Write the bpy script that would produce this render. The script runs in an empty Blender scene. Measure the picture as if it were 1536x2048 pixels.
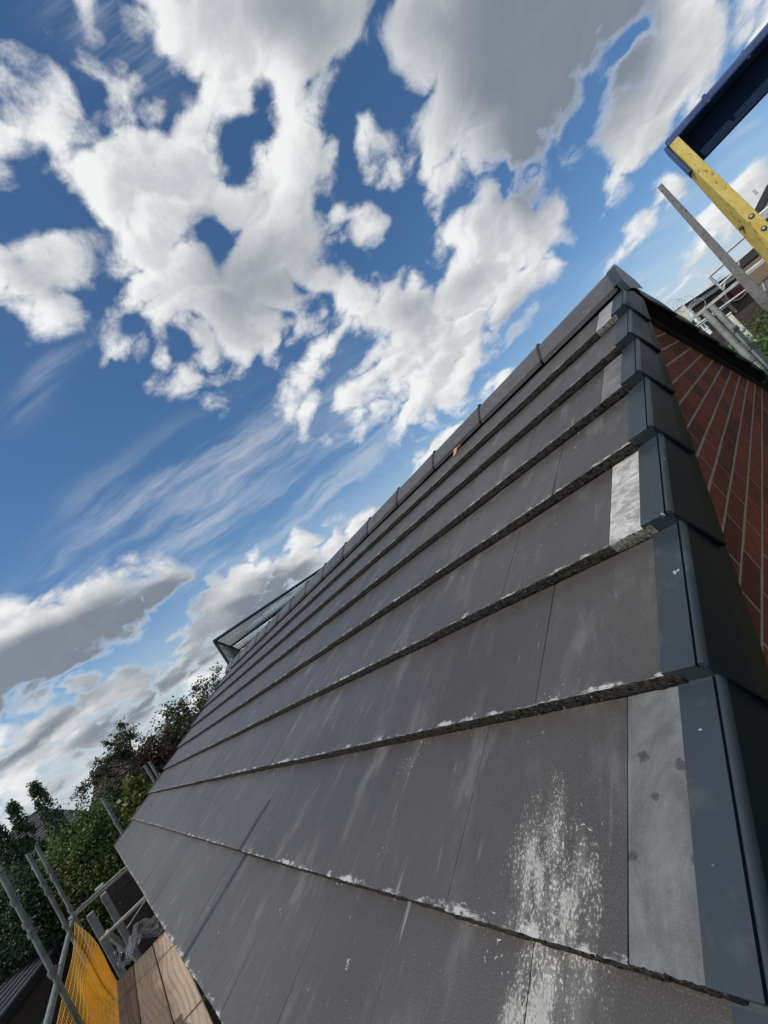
import bpy, math, random
import numpy as np
from mathutils import Vector, Matrix
random.seed(7)
RNG = np.random.default_rng(7)
R = math.radians
scene = bpy.context.scene
col = scene.collection

# ------------------------------------------------------------------ camera
CAM = Vector((0.2746, -0.0120, 0.6445))
AX_RIGHT = Vector((0.49862, 0.62718, -0.59838))
AX_DOWN = Vector((-0.49877, -0.35594, -0.79028))
AX_FWD = Vector((-0.70865, 0.69277, 0.13485))
def _ortho():
    f = AX_FWD.normalized()
    r = (AX_RIGHT - f * AX_RIGHT.dot(f)).normalized()
    return r, f.cross(r), f
AX_RIGHT, AX_DOWN, AX_FWD = _ortho()
cam_data = bpy.data.cameras.new('camera')
cam = bpy.data.objects.new('camera', cam_data)
col.objects.link(cam)
up = -AX_DOWN
cam.matrix_world = Matrix(((AX_RIGHT.x, up.x, -AX_FWD.x, CAM.x),
                           (AX_RIGHT.y, up.y, -AX_FWD.y, CAM.y),
                           (AX_RIGHT.z, up.z, -AX_FWD.z, CAM.z),
                           (0, 0, 0, 1)))
cam_data.sensor_fit = 'HORIZONTAL'
cam_data.sensor_width = 36.0
cam_data.lens = 36.0 * 835.34 / 1536.0
cam_data.clip_start = 0.02
cam_data.clip_end = 5000
scene.camera = cam

# ------------------------------------------------------------------ exposure
scene.view_settings.view_transform = 'Standard'
scene.view_settings.look = 'None'
scene.view_settings.exposure = 0.0
scene.view_settings.gamma = 1.0
scene.view_settings.use_curve_mapping = False
scene.cycles.max_bounces = 6
scene.cycles.transparent_max_bounces = 12
scene.cycles.use_denoising = True

# ------------------------------------------------------------------ sun
SUN_EL, SUN_AZ = R(47), R(192)          # azimuth clockwise from +Y
SUN_DIR = Vector((math.sin(SUN_AZ) * math.cos(SUN_EL), math.cos(SUN_AZ) * math.cos(SUN_EL), math.sin(SUN_EL)))
sd = bpy.data.lights.new('sun', 'SUN')
sd.energy = 3.4
sd.angle = R(0.9)
sd.color = (1.0, 0.95, 0.87)
so = bpy.data.objects.new('sun', sd)
so.rotation_euler = SUN_DIR.to_track_quat('Z', 'Y').to_euler()
so.location = (0, -5, 20)
col.objects.link(so)

# ------------------------------------------------------------------ node helpers
class NT:
    def __init__(self, tree):
        self.t = tree; self.n = tree.nodes; self.l = tree.links
    def add(self, kind, **kw):
        nd = self.n.new(kind)
        for k, v in kw.items():
            setattr(nd, k, v)
        return nd
    def put(self, sock, v):
        if v is None: return
        if isinstance(v, bpy.types.NodeSocket): self.l.new(v, sock)
        else: sock.default_value = v
    def math(self, op, a, b=None, c=None, clamp=False):
        nd = self.add('ShaderNodeMath', operation=op, use_clamp=clamp)
        self.put(nd.inputs[0], a); self.put(nd.inputs[1], b)
        if c is not None: self.put(nd.inputs[2], c)
        return nd.outputs[0]
    def vmath(self, op, a, b=None, out=0):
        nd = self.add('ShaderNodeVectorMath', operation=op)
        self.put(nd.inputs[0], a)
        if b is not None:
            if op == 'SCALE': self.put(nd.inputs['Scale'], b)
            else: self.put(nd.inputs[1], b)
        return nd.outputs['Value' if op in ('DOT_PRODUCT', 'LENGTH') else 'Vector']
    def mapr(self, v, a, b, c=0.0, d=1.0, smooth=True):
        nd = self.add('ShaderNodeMapRange', interpolation_type='SMOOTHSTEP' if smooth else 'LINEAR')
        self.put(nd.inputs[0], v)
        for i, x in enumerate((a, b, c, d)): self.put(nd.inputs[i + 1], x)
        return nd.outputs[0]
    def mix(self, f, a, b, mode='MIX'):
        nd = self.add('ShaderNodeMix', data_type='RGBA', blend_type=mode)
        self.put(nd.inputs[0], f)
        for s, v in ((nd.inputs[6], a), (nd.inputs[7], b)):
            if isinstance(v, tuple) and len(v) == 3: v = v + (1,)
            self.put(s, v)
        return nd.outputs[2]
    def noise(self, vec, scale, detail=4, rough=0.55, dist=0.0, dim='3D', w=None, out='Fac', lac=2.0):
        nd = self.add('ShaderNodeTexNoise', noise_dimensions=dim)
        if vec is not None: self.put(nd.inputs['Vector'], vec)
        self.put(nd.inputs['Scale'], scale); nd.inputs['Detail'].default_value = detail
        nd.inputs['Roughness'].default_value = rough; nd.inputs['Distortion'].default_value = dist
        nd.inputs['Lacunarity'].default_value = lac
        return nd.outputs[out]
    def voro(self, vec, scale, feature='F1', out='Distance', **kw):
        nd = self.add('ShaderNodeTexVoronoi', feature=feature, voronoi_dimensions='2D')
        self.put(nd.inputs['Vector'], vec); self.put(nd.inputs['Scale'], scale)
        for k, v in kw.items(): nd.inputs[k].default_value = v
        return nd.outputs[out]
    def mapping(self, vec, loc=(0, 0, 0), rot=(0, 0, 0), sc=(1, 1, 1), kind='POINT'):
        nd = self.add('ShaderNodeMapping', vector_type=kind)
        self.put(nd.inputs[0], vec)
        nd.inputs['Location'].default_value = loc; nd.inputs['Rotation'].default_value = rot; nd.inputs['Scale'].default_value = sc
        return nd.outputs[0]
    def comb(self, x, y, z=0.0):
        nd = self.add('ShaderNodeCombineXYZ')
        for i, v in enumerate((x, y, z)): self.put(nd.inputs[i], v)
        return nd.outputs[0]
    def sep(self, v):
        nd = self.add('ShaderNodeSeparateXYZ'); self.put(nd.inputs[0], v)
        return nd.outputs

# ------------------------------------------------------------------ sky
world = bpy.data.worlds.new('World')
scene.world = world
world.use_nodes = True
W = NT(world.node_tree)
W.n.clear()
tc = W.add('ShaderNodeTexCoord')
D = tc.outputs['Generated']
sky = W.add('ShaderNodeTexSky', sky_type='NISHITA')
sky.sun_disc = False
sky.sun_elevation = SUN_EL
sky.sun_rotation = SUN_AZ
sky.air_density = 1.0; sky.dust_density = 0.6; sky.ozone_density = 2.2
# fixed chart of the sky around one compass bearing: chart coordinates (a, b)
da = W.vmath('DOT_PRODUCT', D, tuple(AX_RIGHT)); db = W.vmath('DOT_PRODUCT', D, tuple(AX_DOWN)); dc = W.vmath('DOT_PRODUCT', D, tuple(AX_FWD))
dcc = W.math('MAXIMUM', dc, 0.12)
ca = W.math('MULTIPLY_ADD', W.math('DIVIDE', da, dcc), 0.83534, 0.768)
cb = W.math('MULTIPLY_ADD', W.math('DIVIDE', db, dcc), 0.83534, 1.024)
chart = W.comb(ca, cb, 0.0)
front = W.mapr(dc, 0.15, 0.40)
xyz = W.sep(D)
# domain of the cloud layer: bearing divided by height, so banks flatten towards the horizon
zz = W.math('ADD', W.math('MAXIMUM', xyz[2], 0.0), 0.22)
layer = W.comb(W.math('DIVIDE', xyz[0], zz), W.math('DIVIDE', xyz[1], zz), W.math('MULTIPLY', xyz[2], 1.2))
warp = W.vmath('SUBTRACT', W.noise(layer, 2.6, 3, 0.55, out='Color'), (0.5, 0.5, 0.5))
chart_w = W.vmath('ADD', chart, W.vmath('MULTIPLY', warp, (0.17, 0.17, 0.0)))

# coverage map of the charted part of the sky: cloud outlines surveyed as polygons (milli-units of the chart), computed here
CLOUDS = [  # (top coverage, edge softness, outline)
 (1.0, 95, [(215,0),(262,65),(325,130),(350,165),(347,212),(332,245),(300,230),(262,200),(225,198),(200,215),(188,245),(160,255),(150,215),(110,195),(50,195),(0,200),(0,290),(50,330),(60,360),(100,388),(150,395),(152,420),(170,460),(215,495),(225,520),(220,545),(240,590),(245,620),(270,650),(230,660),(200,690),(198,730),(230,735),(260,710),(300,700),(312,740),(320,790),(360,812),(420,790),(450,765),(480,775),(510,740),(540,745),(560,700),(570,640),(620,560),(655,500),(680,480),(660,400),(680,330),(675,280),(655,230),(658,180),(690,130),(735,80),(745,0)]),
 (.22, 60, [(130,0),(175,0),(195,50),(230,80),(262,125),(300,170),(325,200),(335,260),(300,300),(240,260),(200,200),(150,125),(140,60)]),
 (.16, 60, [(0,70),(30,75),(60,90),(100,110),(120,150),(150,180),(165,240),(100,230),(50,215),(0,220)]),
 (.10, 50, [(45,0),(85,0),(105,50),(110,95),(85,70),(60,25)]),
 (.9, 70, [(0,490),(30,480),(60,455),(100,450),(150,470),(165,500),(172,560),(155,610),(130,640),(90,680),(60,680),(20,640),(0,640)]),
 (.20, 40, [(0,310),(30,330),(60,370),(65,415),(30,395),(0,380)]),
 (1.0, 95, [(797,0),(792,87),(809,158),(830,218),(814,305),(825,348),(858,403),(885,414),(918,381),(972,392),(994,375),(1008,330),(1035,330),(1040,381),(1081,403),(1113,354),(1146,305),(1157,240),(1190,218),(1211,180),(1244,92),(1298,16),(1308,0)]),
 (1.0, 70, [(1318,0),(1290,50),(1250,110),(1225,150),(1205,190),(1192,260),(1190,290),(1210,330),(1208,360),(1215,395),(1212,415),(1240,400),(1270,370),(1300,345),(1330,300),(1390,230),(1410,180),(1430,120),(1445,60),(1440,0)]),
 (.5, 60, [(1475,90),(1500,0),(1536,0),(1536,90),(1500,120)]),
 (.8, 45, [(1325,345),(1300,370),(1290,400),(1265,425),(1240,450),(1228,470),(1235,490),(1215,520),(1200,535),(1200,560),(1240,545),(1260,510),(1300,470),(1340,420),(1370,390),(1365,360)]),
 (1.0, 60, [(1536,300),(1500,335),(1460,375),(1420,415),(1385,440),(1378,480),(1350,530),(1310,570),(1293,590),(1310,620),(1345,600),(1390,560),(1430,520),(1480,470),(1536,410)]),
 (.35, 40, [(1330,640),(1380,600),(1440,540),(1536,450),(1536,640)]),
 (1.0, 75, [(858,430),(901,424),(945,403),(994,375),(1026,375),(1081,430),(1113,392),(1140,410),(1146,435),(1135,473),(1113,500),(1135,522),(1119,549),(1085,575),(1060,620),(1010,690),(960,760),(900,840),(850,870),(800,882),(771,868),(775,800),(750,830),(703,881),(656,881),(680,850),(662,776),(690,735),(655,790),(615,864),(562,829),(557,764),(574,717),(600,680),(590,600),(600,555),(650,535),(700,545),(740,530),(775,550),(820,520),(850,530),(860,560),(885,510),(860,480)]),
 (.8, 40, [(815,945),(820,910),(850,880),(880,850),(930,810),(980,760),(1020,735),(1040,790),(900,960),(830,1000)]),
 (.14, 45, [(715,235),(735,225),(760,260),(790,250),(820,300),(800,340),(810,380),(770,390),(740,360),(715,320),(705,270)]),
 (.20, 45, [(640,430),(680,400),(700,420),(740,400),(785,430),(770,470),(735,510),(710,480),(700,440),(670,450)]),
 (.15, 45, [(540,560),(600,520),(640,540),(620,620),(600,680),(560,700)]),
 (1.0, 70, [(0,1209),(35,1186),(76,1186),(146,1157),(258,1133),(328,1121),(375,1127),(404,1142),(370,1165),(345,1220),(260,1290),(176,1350),(80,1400),(0,1432)]),
 (.9, 55, [(440,1150),(475,1110),(500,1092),(520,1105),(560,1110),(600,1080),(660,1060),(700,1035),(760,1010),(800,1060),(650,1160),(560,1220),(480,1260),(400,1300),(320,1350),(250,1350),(300,1290),(370,1230),(400,1160)]),
 (.45, 45, [(0,1470),(100,1410),(180,1365),(300,1352),(420,1295),(500,1250),(520,1330),(430,1370),(350,1400),(250,1440),(150,1530),(0,1650)]),
 (.28, 60, [(0,1430),(300,1330),(560,1230),(600,1330),(200,1740),(0,1800)]),
]
GAPS = [
 (1.0, 35, [(125,100),(150,130),(200,165),(212,195),(190,212),(185,240),(165,245),(155,215),(140,180),(120,140)]),
 (1.0, 48, [(520,185),(532,190),(535,250),(537,275),(508,280),(492,300),(487,330),(494,385),(468,385),(448,330),(428,300),(440,260),(470,240),(500,240),(515,230)]),
 (.85, 44, [(398,450),(425,436),(452,460),(455,490),(441,520),(420,503),(396,472)]),
 (.5, 30, [(330,660),(370,650),(380,690),(345,700)]),(.4, 30, [(595,590),(640,580),(640,640),(600,650)]),
 (.35, 20, [(700,700),(725,700),(715,740),(695,735)]),(.6, 16, [(275,1318),(335,1296),(330,1312),(270,1334)]),
 (.4, 20, [(1095,640),(1130,590),(1140,600),(1100,670)]),
]
DARK = [
 (1150,60,230,290,20,1.6),(1010,190,300,300,30,.50),(1080,310,90,170,15,1.0),(960,0,260,200,0,.40),(560,10,300,150,0,.55),(100,1300,330,85,-22,1.3),(330,1190,150,60,-20,.9),(600,520,220,140,-20,.40),(40,1370,240,70,-25,1.1),
 (540,1190,200,50,-32,.95),(250,1425,330,40,-38,.8),(330,1300,180,30,-38,.6),(460,600,170,200,0,.50),(420,430,120,120,0,.3),(1440,540,160,40,-40,.75),(1030,650,160,70,-45,.60),(60,1480,300,35,-38,.8),(800,640,200,90,-25,.40),(90,570,170,60,30,.45),
 (640,120,90,200,0,.35),(1330,240,60,160,20,.15),(960,560,120,60,-35,.3),(150,1560,260,30,-38,.6),(400,1330,140,22,-36,.6),(870,820,60,40,-40,.35),
]
CIRRUS = [(520,930,420,150,-30,1.1),(330,980,320,120,-25,.7),(650,930,120,200,30,.9),(1230,600,200,40,-42,.9),(1330,440,300,60,-42,.7),(90,760,180,60,-50,.5),(420,1080,320,90,-30,1.1),(160,1130,260,40,-20,.5),(220,60,260,120,40,.6),(1480,250,90,60,-40,.6),(1000,660,260,40,-42,.5),(600,1010,300,70,-40,1.0)]
NX, NY = 325, 366
gx = -200 + (np.arange(NX) + .5) * 6.0; gy = -200 + (np.arange(NY) + .5) * 6.0
GX, GY = np.meshgrid(gx, gy)
def signed(poly):
    P_ = [(-260 if x == 0 else (1800 if x == 1536 else x), -260 if y == 0 else y) for x, y in poly]
    d2 = np.full(GX.shape, 1e12); inside = np.zeros(GX.shape, bool)
    for (x0, y0), (x1, y1) in zip(P_, P_[1:] + P_[:1]):
        ex, ey = x1 - x0, y1 - y0
        t = np.clip(((GX - x0) * ex + (GY - y0) * ey) / (ex * ex + ey * ey + 1e-9), 0, 1)
        d2 = np.minimum(d2, (GX - x0 - t * ex) ** 2 + (GY - y0 - t * ey) ** 2)
        if y0 != y1:
            inside ^= ((GY >= min(y0, y1)) & (GY < max(y0, y1)) & (GX < x0 + (GY - y0) * ex / ey))
    return np.where(inside, 1, -1) * np.sqrt(d2)
cov = np.full(GX.shape, -1.0)
for w_, soft, poly in CLOUDS:
    sgd = signed(poly) / soft
    cov = np.maximum(cov, np.where(sgd > 0, np.minimum(np.tanh(sgd * 1.2), w_), np.tanh(sgd)))
for w_, soft, poly in GAPS:
    sgd = signed(poly) / soft
    cov = np.minimum(cov, np.clip(-sgd * w_ * .9, -w_, 1.0))
def blobs(lst):
    acc = np.zeros(GX.shape)
    for x, y, rx, ry, rot, w_ in lst:
        c_, s_ = math.cos(R(rot)), math.sin(R(rot))
        u_ = ((GX - x) * c_ + (GY - y) * s_) / rx; v_ = (-(GX - x) * s_ + (GY - y) * c_) / ry
        acc = 1 - (1 - acc) * (1 - np.clip(w_ * np.exp(-1.9 * (u_ * u_ + v_ * v_)), 0, .97))
    return acc
px_ = np.ones((NY, NX, 4), np.float32)
px_[..., 0] = cov * .5 + .5; px_[..., 1] = blobs(DARK); px_[..., 2] = blobs(CIRRUS)
img = bpy.data.images.new('cloud_cover_chart', NX, NY, alpha=False, float_buffer=True)
img.colorspace_settings.name = 'Non-Color'
img.pixels.foreach_set(px_[::-1].ravel()); img.update(); img.pack()
def chart_read(vec):
    uvv = W.mapping(vec, (0.2 / 1.95, 1 - 0.2 / 2.196, 0), (0, 0, 0), (1 / 1.95, -1 / 2.196, 1))
    nd = W.add('ShaderNodeTexImage', interpolation='Cubic', extension='EXTEND'); nd.image = img
    W.put(nd.inputs[0], uvv)
    sp_ = W.add('ShaderNodeSeparateColor'); W.put(sp_.inputs[0], nd.outputs['Color'])
    return sp_.outputs
chart_n = W.vmath('ADD', chart, W.vmath('MULTIPLY', warp, (0.08, 0.08, 0.0)))
cc_ = chart_read(chart_n)
msat0 = W.math('MULTIPLY_ADD', cc_[0], 2.0, -1.0)
drk = cc_[1]; cir = cc_[2]
cc2 = chart_read(W.vmath('ADD', chart_n, (-0.040, 0.026, 0.0)))
volume = W.math('MULTIPLY', W.math('SUBTRACT', cc_[0], cc2[0]), front)
# cloud texture: soft fractal + cauliflower
chart_d = W.vmath('MULTIPLY', D, (1.0, 1.0, 1.35))
tex_dom = W.vmath('ADD', W.vmath('MULTIPLY', layer, (0.20, 0.20, 0.20)), W.vmath('MULTIPLY', chart_d, (1.15, 1.15, 1.15)))
dom_w = W.vmath('ADD', tex_dom, W.vmath('MULTIPLY', warp, (0.16, 0.16, 0.16)))
def cloud_tex(vec, det):
    a = W.noise(vec, 4.2, det, 0.66, 0.0)
    nd = W.add('ShaderNodeTexNoise', noise_dimensions='3D', noise_type='RIDGED_MULTIFRACTAL', normalize=True)
    W.put(nd.inputs['Vector'], vec); nd.inputs['Scale'].default_value = 7.5; nd.inputs['Detail'].default_value = det - 3
    nd.inputs['Roughness'].default_value = 0.55; nd.inputs['Offset'].default_value = 0.9; nd.inputs['Gain'].default_value = 1.2
    b = nd.outputs['Fac']
    return W.math('ADD', W.math('MULTIPLY', W.math('SUBTRACT', a, 0.5), 2.5), W.math('MULTIPLY', W.math('SUBTRACT', 0.5, b), 0.55))
t1 = cloud_tex(dom_w, 9)
to_sun = tuple(Vector((-0.30, -0.62, 0.72)) * 0.036)
t2 = cloud_tex(W.vmath('ADD', dom_w, to_sun), 6)
# elsewhere in the sky the same kind of broken cloud, from noise alone
wild = W.math('MULTIPLY', W.mapr(W.noise(layer, 0.9, 2, 0.5), 0.44, 0.66), 0.9)
mask = W.math('ADD', W.math('MULTIPLY', msat0, front), W.math('MULTIPLY', W.math('MULTIPLY_ADD', wild, 1.6, -.8), W.math('SUBTRACT', 1.0, front)))
msat = W.math('MULTIPLY', mask, 0.62)
dens = W.math('ADD', msat, W.math('MULTIPLY', t1, 0.56))
dens2 = W.math('ADD', msat, W.math('MULTIPLY', t2, 0.56))
alpha = W.mapr(dens, -0.12, 0.27)
thick = W.mapr(dens, 0.10, 0.75)
relief = W.math('SUBTRACT', dens, dens2)
lit = W.mapr(relief, -0.22, 0.24, 0.0, 1.0)
# colours before the background strength of 0.1
c_white = (8.9, 8.95, 9.0); c_mid = (4.6, 4.9, 5.25); c_dark = (1.7, 2.05, 2.55)
shade = W.math('ADD', W.math('MULTIPLY', thick, -0.20), W.math('MULTIPLY', lit, 0.62))
shade = W.math('ADD', shade, W.math('MULTIPLY', volume, 0.9))
shade = W.math('ADD', shade, W.math('MULTIPLY_ADD', W.noise(dom_w, 1.9, 2, 0.5), 1.0, -0.06), clamp=True)
ccol = W.mix(shade, c_mid, c_white)
dk = W.math('MULTIPLY', W.mapr(W.math('ADD', W.math('MULTIPLY', drk, front), W.math('MULTIPLY', t1, 0.16)), 0.05, 0.85), W.mapr(dens, -0.05, 0.22), clamp=True)
ccol = W.mix(W.math('MULTIPLY', dk, 0.92), ccol, c_dark)
# high thin streaks
cvec = W.mapping(W.mapping(chart_n, (0, 0, 0), (0, 0, R(36))), sc=(1.1, 8.0, 1))
cs = W.noise(cvec, 2.6, 6, 0.62, 0.0)
cfac = W.math('MULTIPLY', W.mapr(cs, 0.36, 0.78), W.mapr(cir, 0.0, 0.9), clamp=True)
cfac = W.math('MULTIPLY', W.math('MULTIPLY', cfac, 0.62), front)
# sky colour: Nishita, a little deeper as the photograph shows it
hsv = W.add('ShaderNodeHueSaturation'); hsv.inputs['Saturation'].default_value = 1.20; hsv.inputs['Value'].default_value = 1.14; hsv.inputs['Hue'].default_value = 0.500
W.put(hsv.inputs['Color'], sky.outputs[0])
haze = W.mapr(xyz[2], 0.0, 0.26, 0.85, 0.0)
base = W.mix(haze, hsv.outputs[0], (4.9, 5.6, 6.5))
base = W.mix(cfac, base, (6.4, 6.9, 7.4))
skyc = W.mix(alpha, base, ccol)
bg = W.add('ShaderNodeBackground'); bg.inputs['Strength'].default_value = 0.1
W.put(bg.inputs['Color'], skyc)
wo = W.add('ShaderNodeOutputWorld')
W.l.new(bg.outputs[0], wo.inputs['Surface'])
world.cycles.sampling_method = 'MANUAL'
world.cycles.sample_map_resolution = 512

# ------------------------------------------------------------------ object helpers
WLOC = {}
def wloc(o):
    return WLOC.get(o.name, Vector((0, 0, 0))) if o else Vector((0, 0, 0))
def props(o, label=None, cat=None, group=None, kind=None):
    if label: o['label'] = label
    if cat: o['category'] = cat
    if group: o['group'] = group
    if kind: o['kind'] = kind
    return o
def empty(name, loc, parent=None, **kw):
    o = bpy.data.objects.new(name, None)
    o.empty_display_size = 0.1
    col.objects.link(o)
    loc = Vector(loc)
    if parent: o.parent = parent
    o.location = loc - wloc(parent)
    WLOC[o.name] = loc
    return props(o, **kw)
def link_mesh(name, me, loc, parent=None, rot=None, **kw):
    o = bpy.data.objects.new(name, me)
    col.objects.link(o)
    loc = Vector(loc)
    if parent: o.parent = parent
    o.location = loc - wloc(parent)
    if rot is not None: o.rotation_euler = rot
    WLOC[o.name] = loc
    return props(o, **kw)

class MB:
    """collects shapes in world coordinates"""
    def __init__(self): self.v = []; self.f = []; self.smooth = False; self.sf = []
    def quad(self, *p):
        b = len(self.v); self.v += [Vector(q) for q in p]; self.f.append(tuple(range(b, b + len(p)))); self.sf.append(False)
    def grid(self, rows, closed=False, smooth=True):
        b = len(self.v); n = len(rows[0])
        for r in rows: self.v += [Vector(q) for q in r]
        for i in range(len(rows) - 1):
            for j in range(n if closed else n - 1):
                k = (j + 1) % n
                self.f.append((b + i * n + j, b + i * n + k, b + (i + 1) * n + k, b + (i + 1) * n + j)); self.sf.append(smooth)
    def cap(self, ring):
        b = len(self.v); self.v += [Vector(q) for q in ring]; self.f.append(tuple(range(b, b + len(ring)))); self.sf.append(False)
    def box(self, c, s, ax=None):
        c = Vector(c); ax = ax or (Vector((1, 0, 0)), Vector((0, 1, 0)), Vector((0, 0, 1)))
        h = [a * (d / 2) for a, d in zip(ax, s)]
        P = [c + sx * h[0] + sy * h[1] + sz * h[2] for sx in (-1, 1) for sy in (-1, 1) for sz in (-1, 1)]
        b = len(self.v); self.v += P
        for q in ((0, 1, 3, 2), (4, 6, 7, 5), (0, 4, 5, 1), (2, 3, 7, 6), (0, 2, 6, 4), (1, 5, 7, 3)):
            self.f.append(tuple(b + i for i in q)); self.sf.append(False)
    def bar(self, a, b, w, h, upv=(0, 0, 1)):
        a = Vector(a); b = Vector(b); d = (b - a); L = d.length; d.normalize()
        s = d.cross(Vector(upv)); s.normalize(); u = s.cross(d)
        self.box((a + b) / 2, (L, w, h), (d, s, u))
    def tube(self, pts, r, n=12, caps=True, hollow=False):
        pts = [Vector(p) for p in pts]
        rr = r if isinstance(r, (list, tuple)) else [r] * len(pts)
        rows = []; ref = None
        for i, p in enumerate(pts):
            d = (pts[min(i + 1, len(pts) - 1)] - pts[max(i - 1, 0)]).normalized()
            if ref is None:
                ref = Vector((0, 0, 1)) if abs(d.z) < 0.9 else Vector((1, 0, 0))
            s = d.cross(ref).normalized(); u = s.cross(d).normalized(); ref = u
            rows.append([p + (math.cos(t) * s + math.sin(t) * u) * rr[i] for t in [2 * math.pi * k / n for k in range(n)]])
        self.grid(rows, closed=True)
        if hollow:
            inner = [[p + (q - p) * 0.86 for q in rows[0]] for p in (pts[0],)][0]
            inner2 = [q + (pts[1] - pts[0]).normalized() * 0.12 for q in inner]
            self.grid([rows[0], inner], closed=True, smooth=False); self.grid([inner, inner2], closed=True)
            self.cap(inner2); self.cap(rows[-1])
        elif caps:
            self.cap(list(reversed(rows[0]))); self.cap(rows[-1])
    def mesh(self, name, mat, origin):
        o = Vector(origin)
        me = bpy.data.meshes.new(name)
        me.from_pydata([tuple(p - o) for p in self.v], [], self.f)
        me.polygons.foreach_set('use_smooth', self.sf)
        if mat: me.materials.append(mat)
        me.update()
        return me
    def build(self, name, mat, parent=None, origin=None, **kw):
        if origin is None:
            xs = [p.x for p in self.v]; ys = [p.y for p in self.v]; zs = [p.z for p in self.v]
            origin = Vector(((min(xs) + max(xs)) / 2, (min(ys) + max(ys)) / 2, min(zs)))
        return link_mesh(name, self.mesh(name, mat, origin), origin, parent, **kw)

def bevel(o, w, seg=2):
    m = o.modifiers.new('bevel', 'BEVEL'); m.width = w; m.segments = seg; m.limit_method = 'ANGLE'; m.angle_limit = R(40)
    return o
def bearing(az, el, hd):
    """a surveyed point: compass bearing and elevation from the station at the roof corner, horizontal distance"""
    return Vector((CAM.x + hd * math.sin(R(az)), CAM.y + hd * math.cos(R(az)), CAM.z + hd * math.tan(R(el))))

# ------------------------------------------------------------------ materials
def mat(name):
    m = bpy.data.materials.new(name); m.use_nodes = True
    t = NT(m.node_tree); t.n.clear()
    b = t.add('ShaderNodeBsdfPrincipled'); o = t.add('ShaderNodeOutputMaterial')
    t.l.new(b.outputs[0], o.inputs['Surface'])
    return m, t, b, o
def bump(t, b, h, strength=0.3, dist=0.01):
    bp = t.add('ShaderNodeBump'); bp.inputs['Strength'].default_value = strength; bp.inputs['Distance'].default_value = dist
    t.put(bp.inputs['Height'], h); t.l.new(bp.outputs[0], b.inputs['Normal'])
def simple(name, c1, c2, scale=8, rough=0.6, metal=0.0, bs=0.2, bd=0.002, detail=5, stretch=(1, 1, 1), spec=0.5, c3=None, spots=None, island=0.0):
    m, t, b, o = mat(name)
    pos = t.add('ShaderNodeNewGeometry').outputs['Position']
    pv = t.mapping(pos, sc=stretch)
    n = t.noise(pv, scale, detail, 0.6)
    f = t.mapr(n, 0.3, 0.7)
    c = t.mix(f, c1, c2)
    if c3:
        n3 = t.noise(pv, scale * 5.3, 4, 0.65)
        c = t.mix(t.math('MULTIPLY', t.mapr(n3, 0.55, 0.72), 0.8), c, c3)
    if spots:
        n4 = t.noise(pv, spots[1], 3, 0.5)
        c = t.mix(t.mapr(n4, spots[2], spots[2] + 0.05), c, spots[0])
    if island:
        g = t.add('ShaderNodeNewGeometry'); oi = t.add('ShaderNodeObjectInfo')
        rr = t.math('FRACT', t.math('ADD', g.outputs['Random Per Island'], oi.outputs['Random']))
        c = t.mix(t.math('MULTIPLY', rr, island), c, (c1[0] * 0.35, c1[1] * 0.35, c1[2] * 0.35))
    t.put(b.inputs['Base Color'], c)
    t.put(b.inputs['Roughness'], t.mapr(n, 0.2, 0.8, rough - 0.08, rough + 0.08))
    b.inputs['Metallic'].default_value = metal
    b.inputs['Specular IOR Level'].default_value = spec
    bump(t, b, t.noise(pv, scale * 9, 4, 0.6), bs, bd)
    return m

TH = R(24.17); CT, ST = math.cos(TH), math.sin(TH)
G = 0.335                                # course gauge
X_FAR, X_CAP = -8.205, -0.090
AP_Y, AP_Z = 2.585, 2.585 * ST / CT      # where the two roof planes meet
def rp(u, v, n=0.0):                     # roof plane point
    return Vector((u, v * CT - n * ST, v * ST + n * CT))

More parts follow.
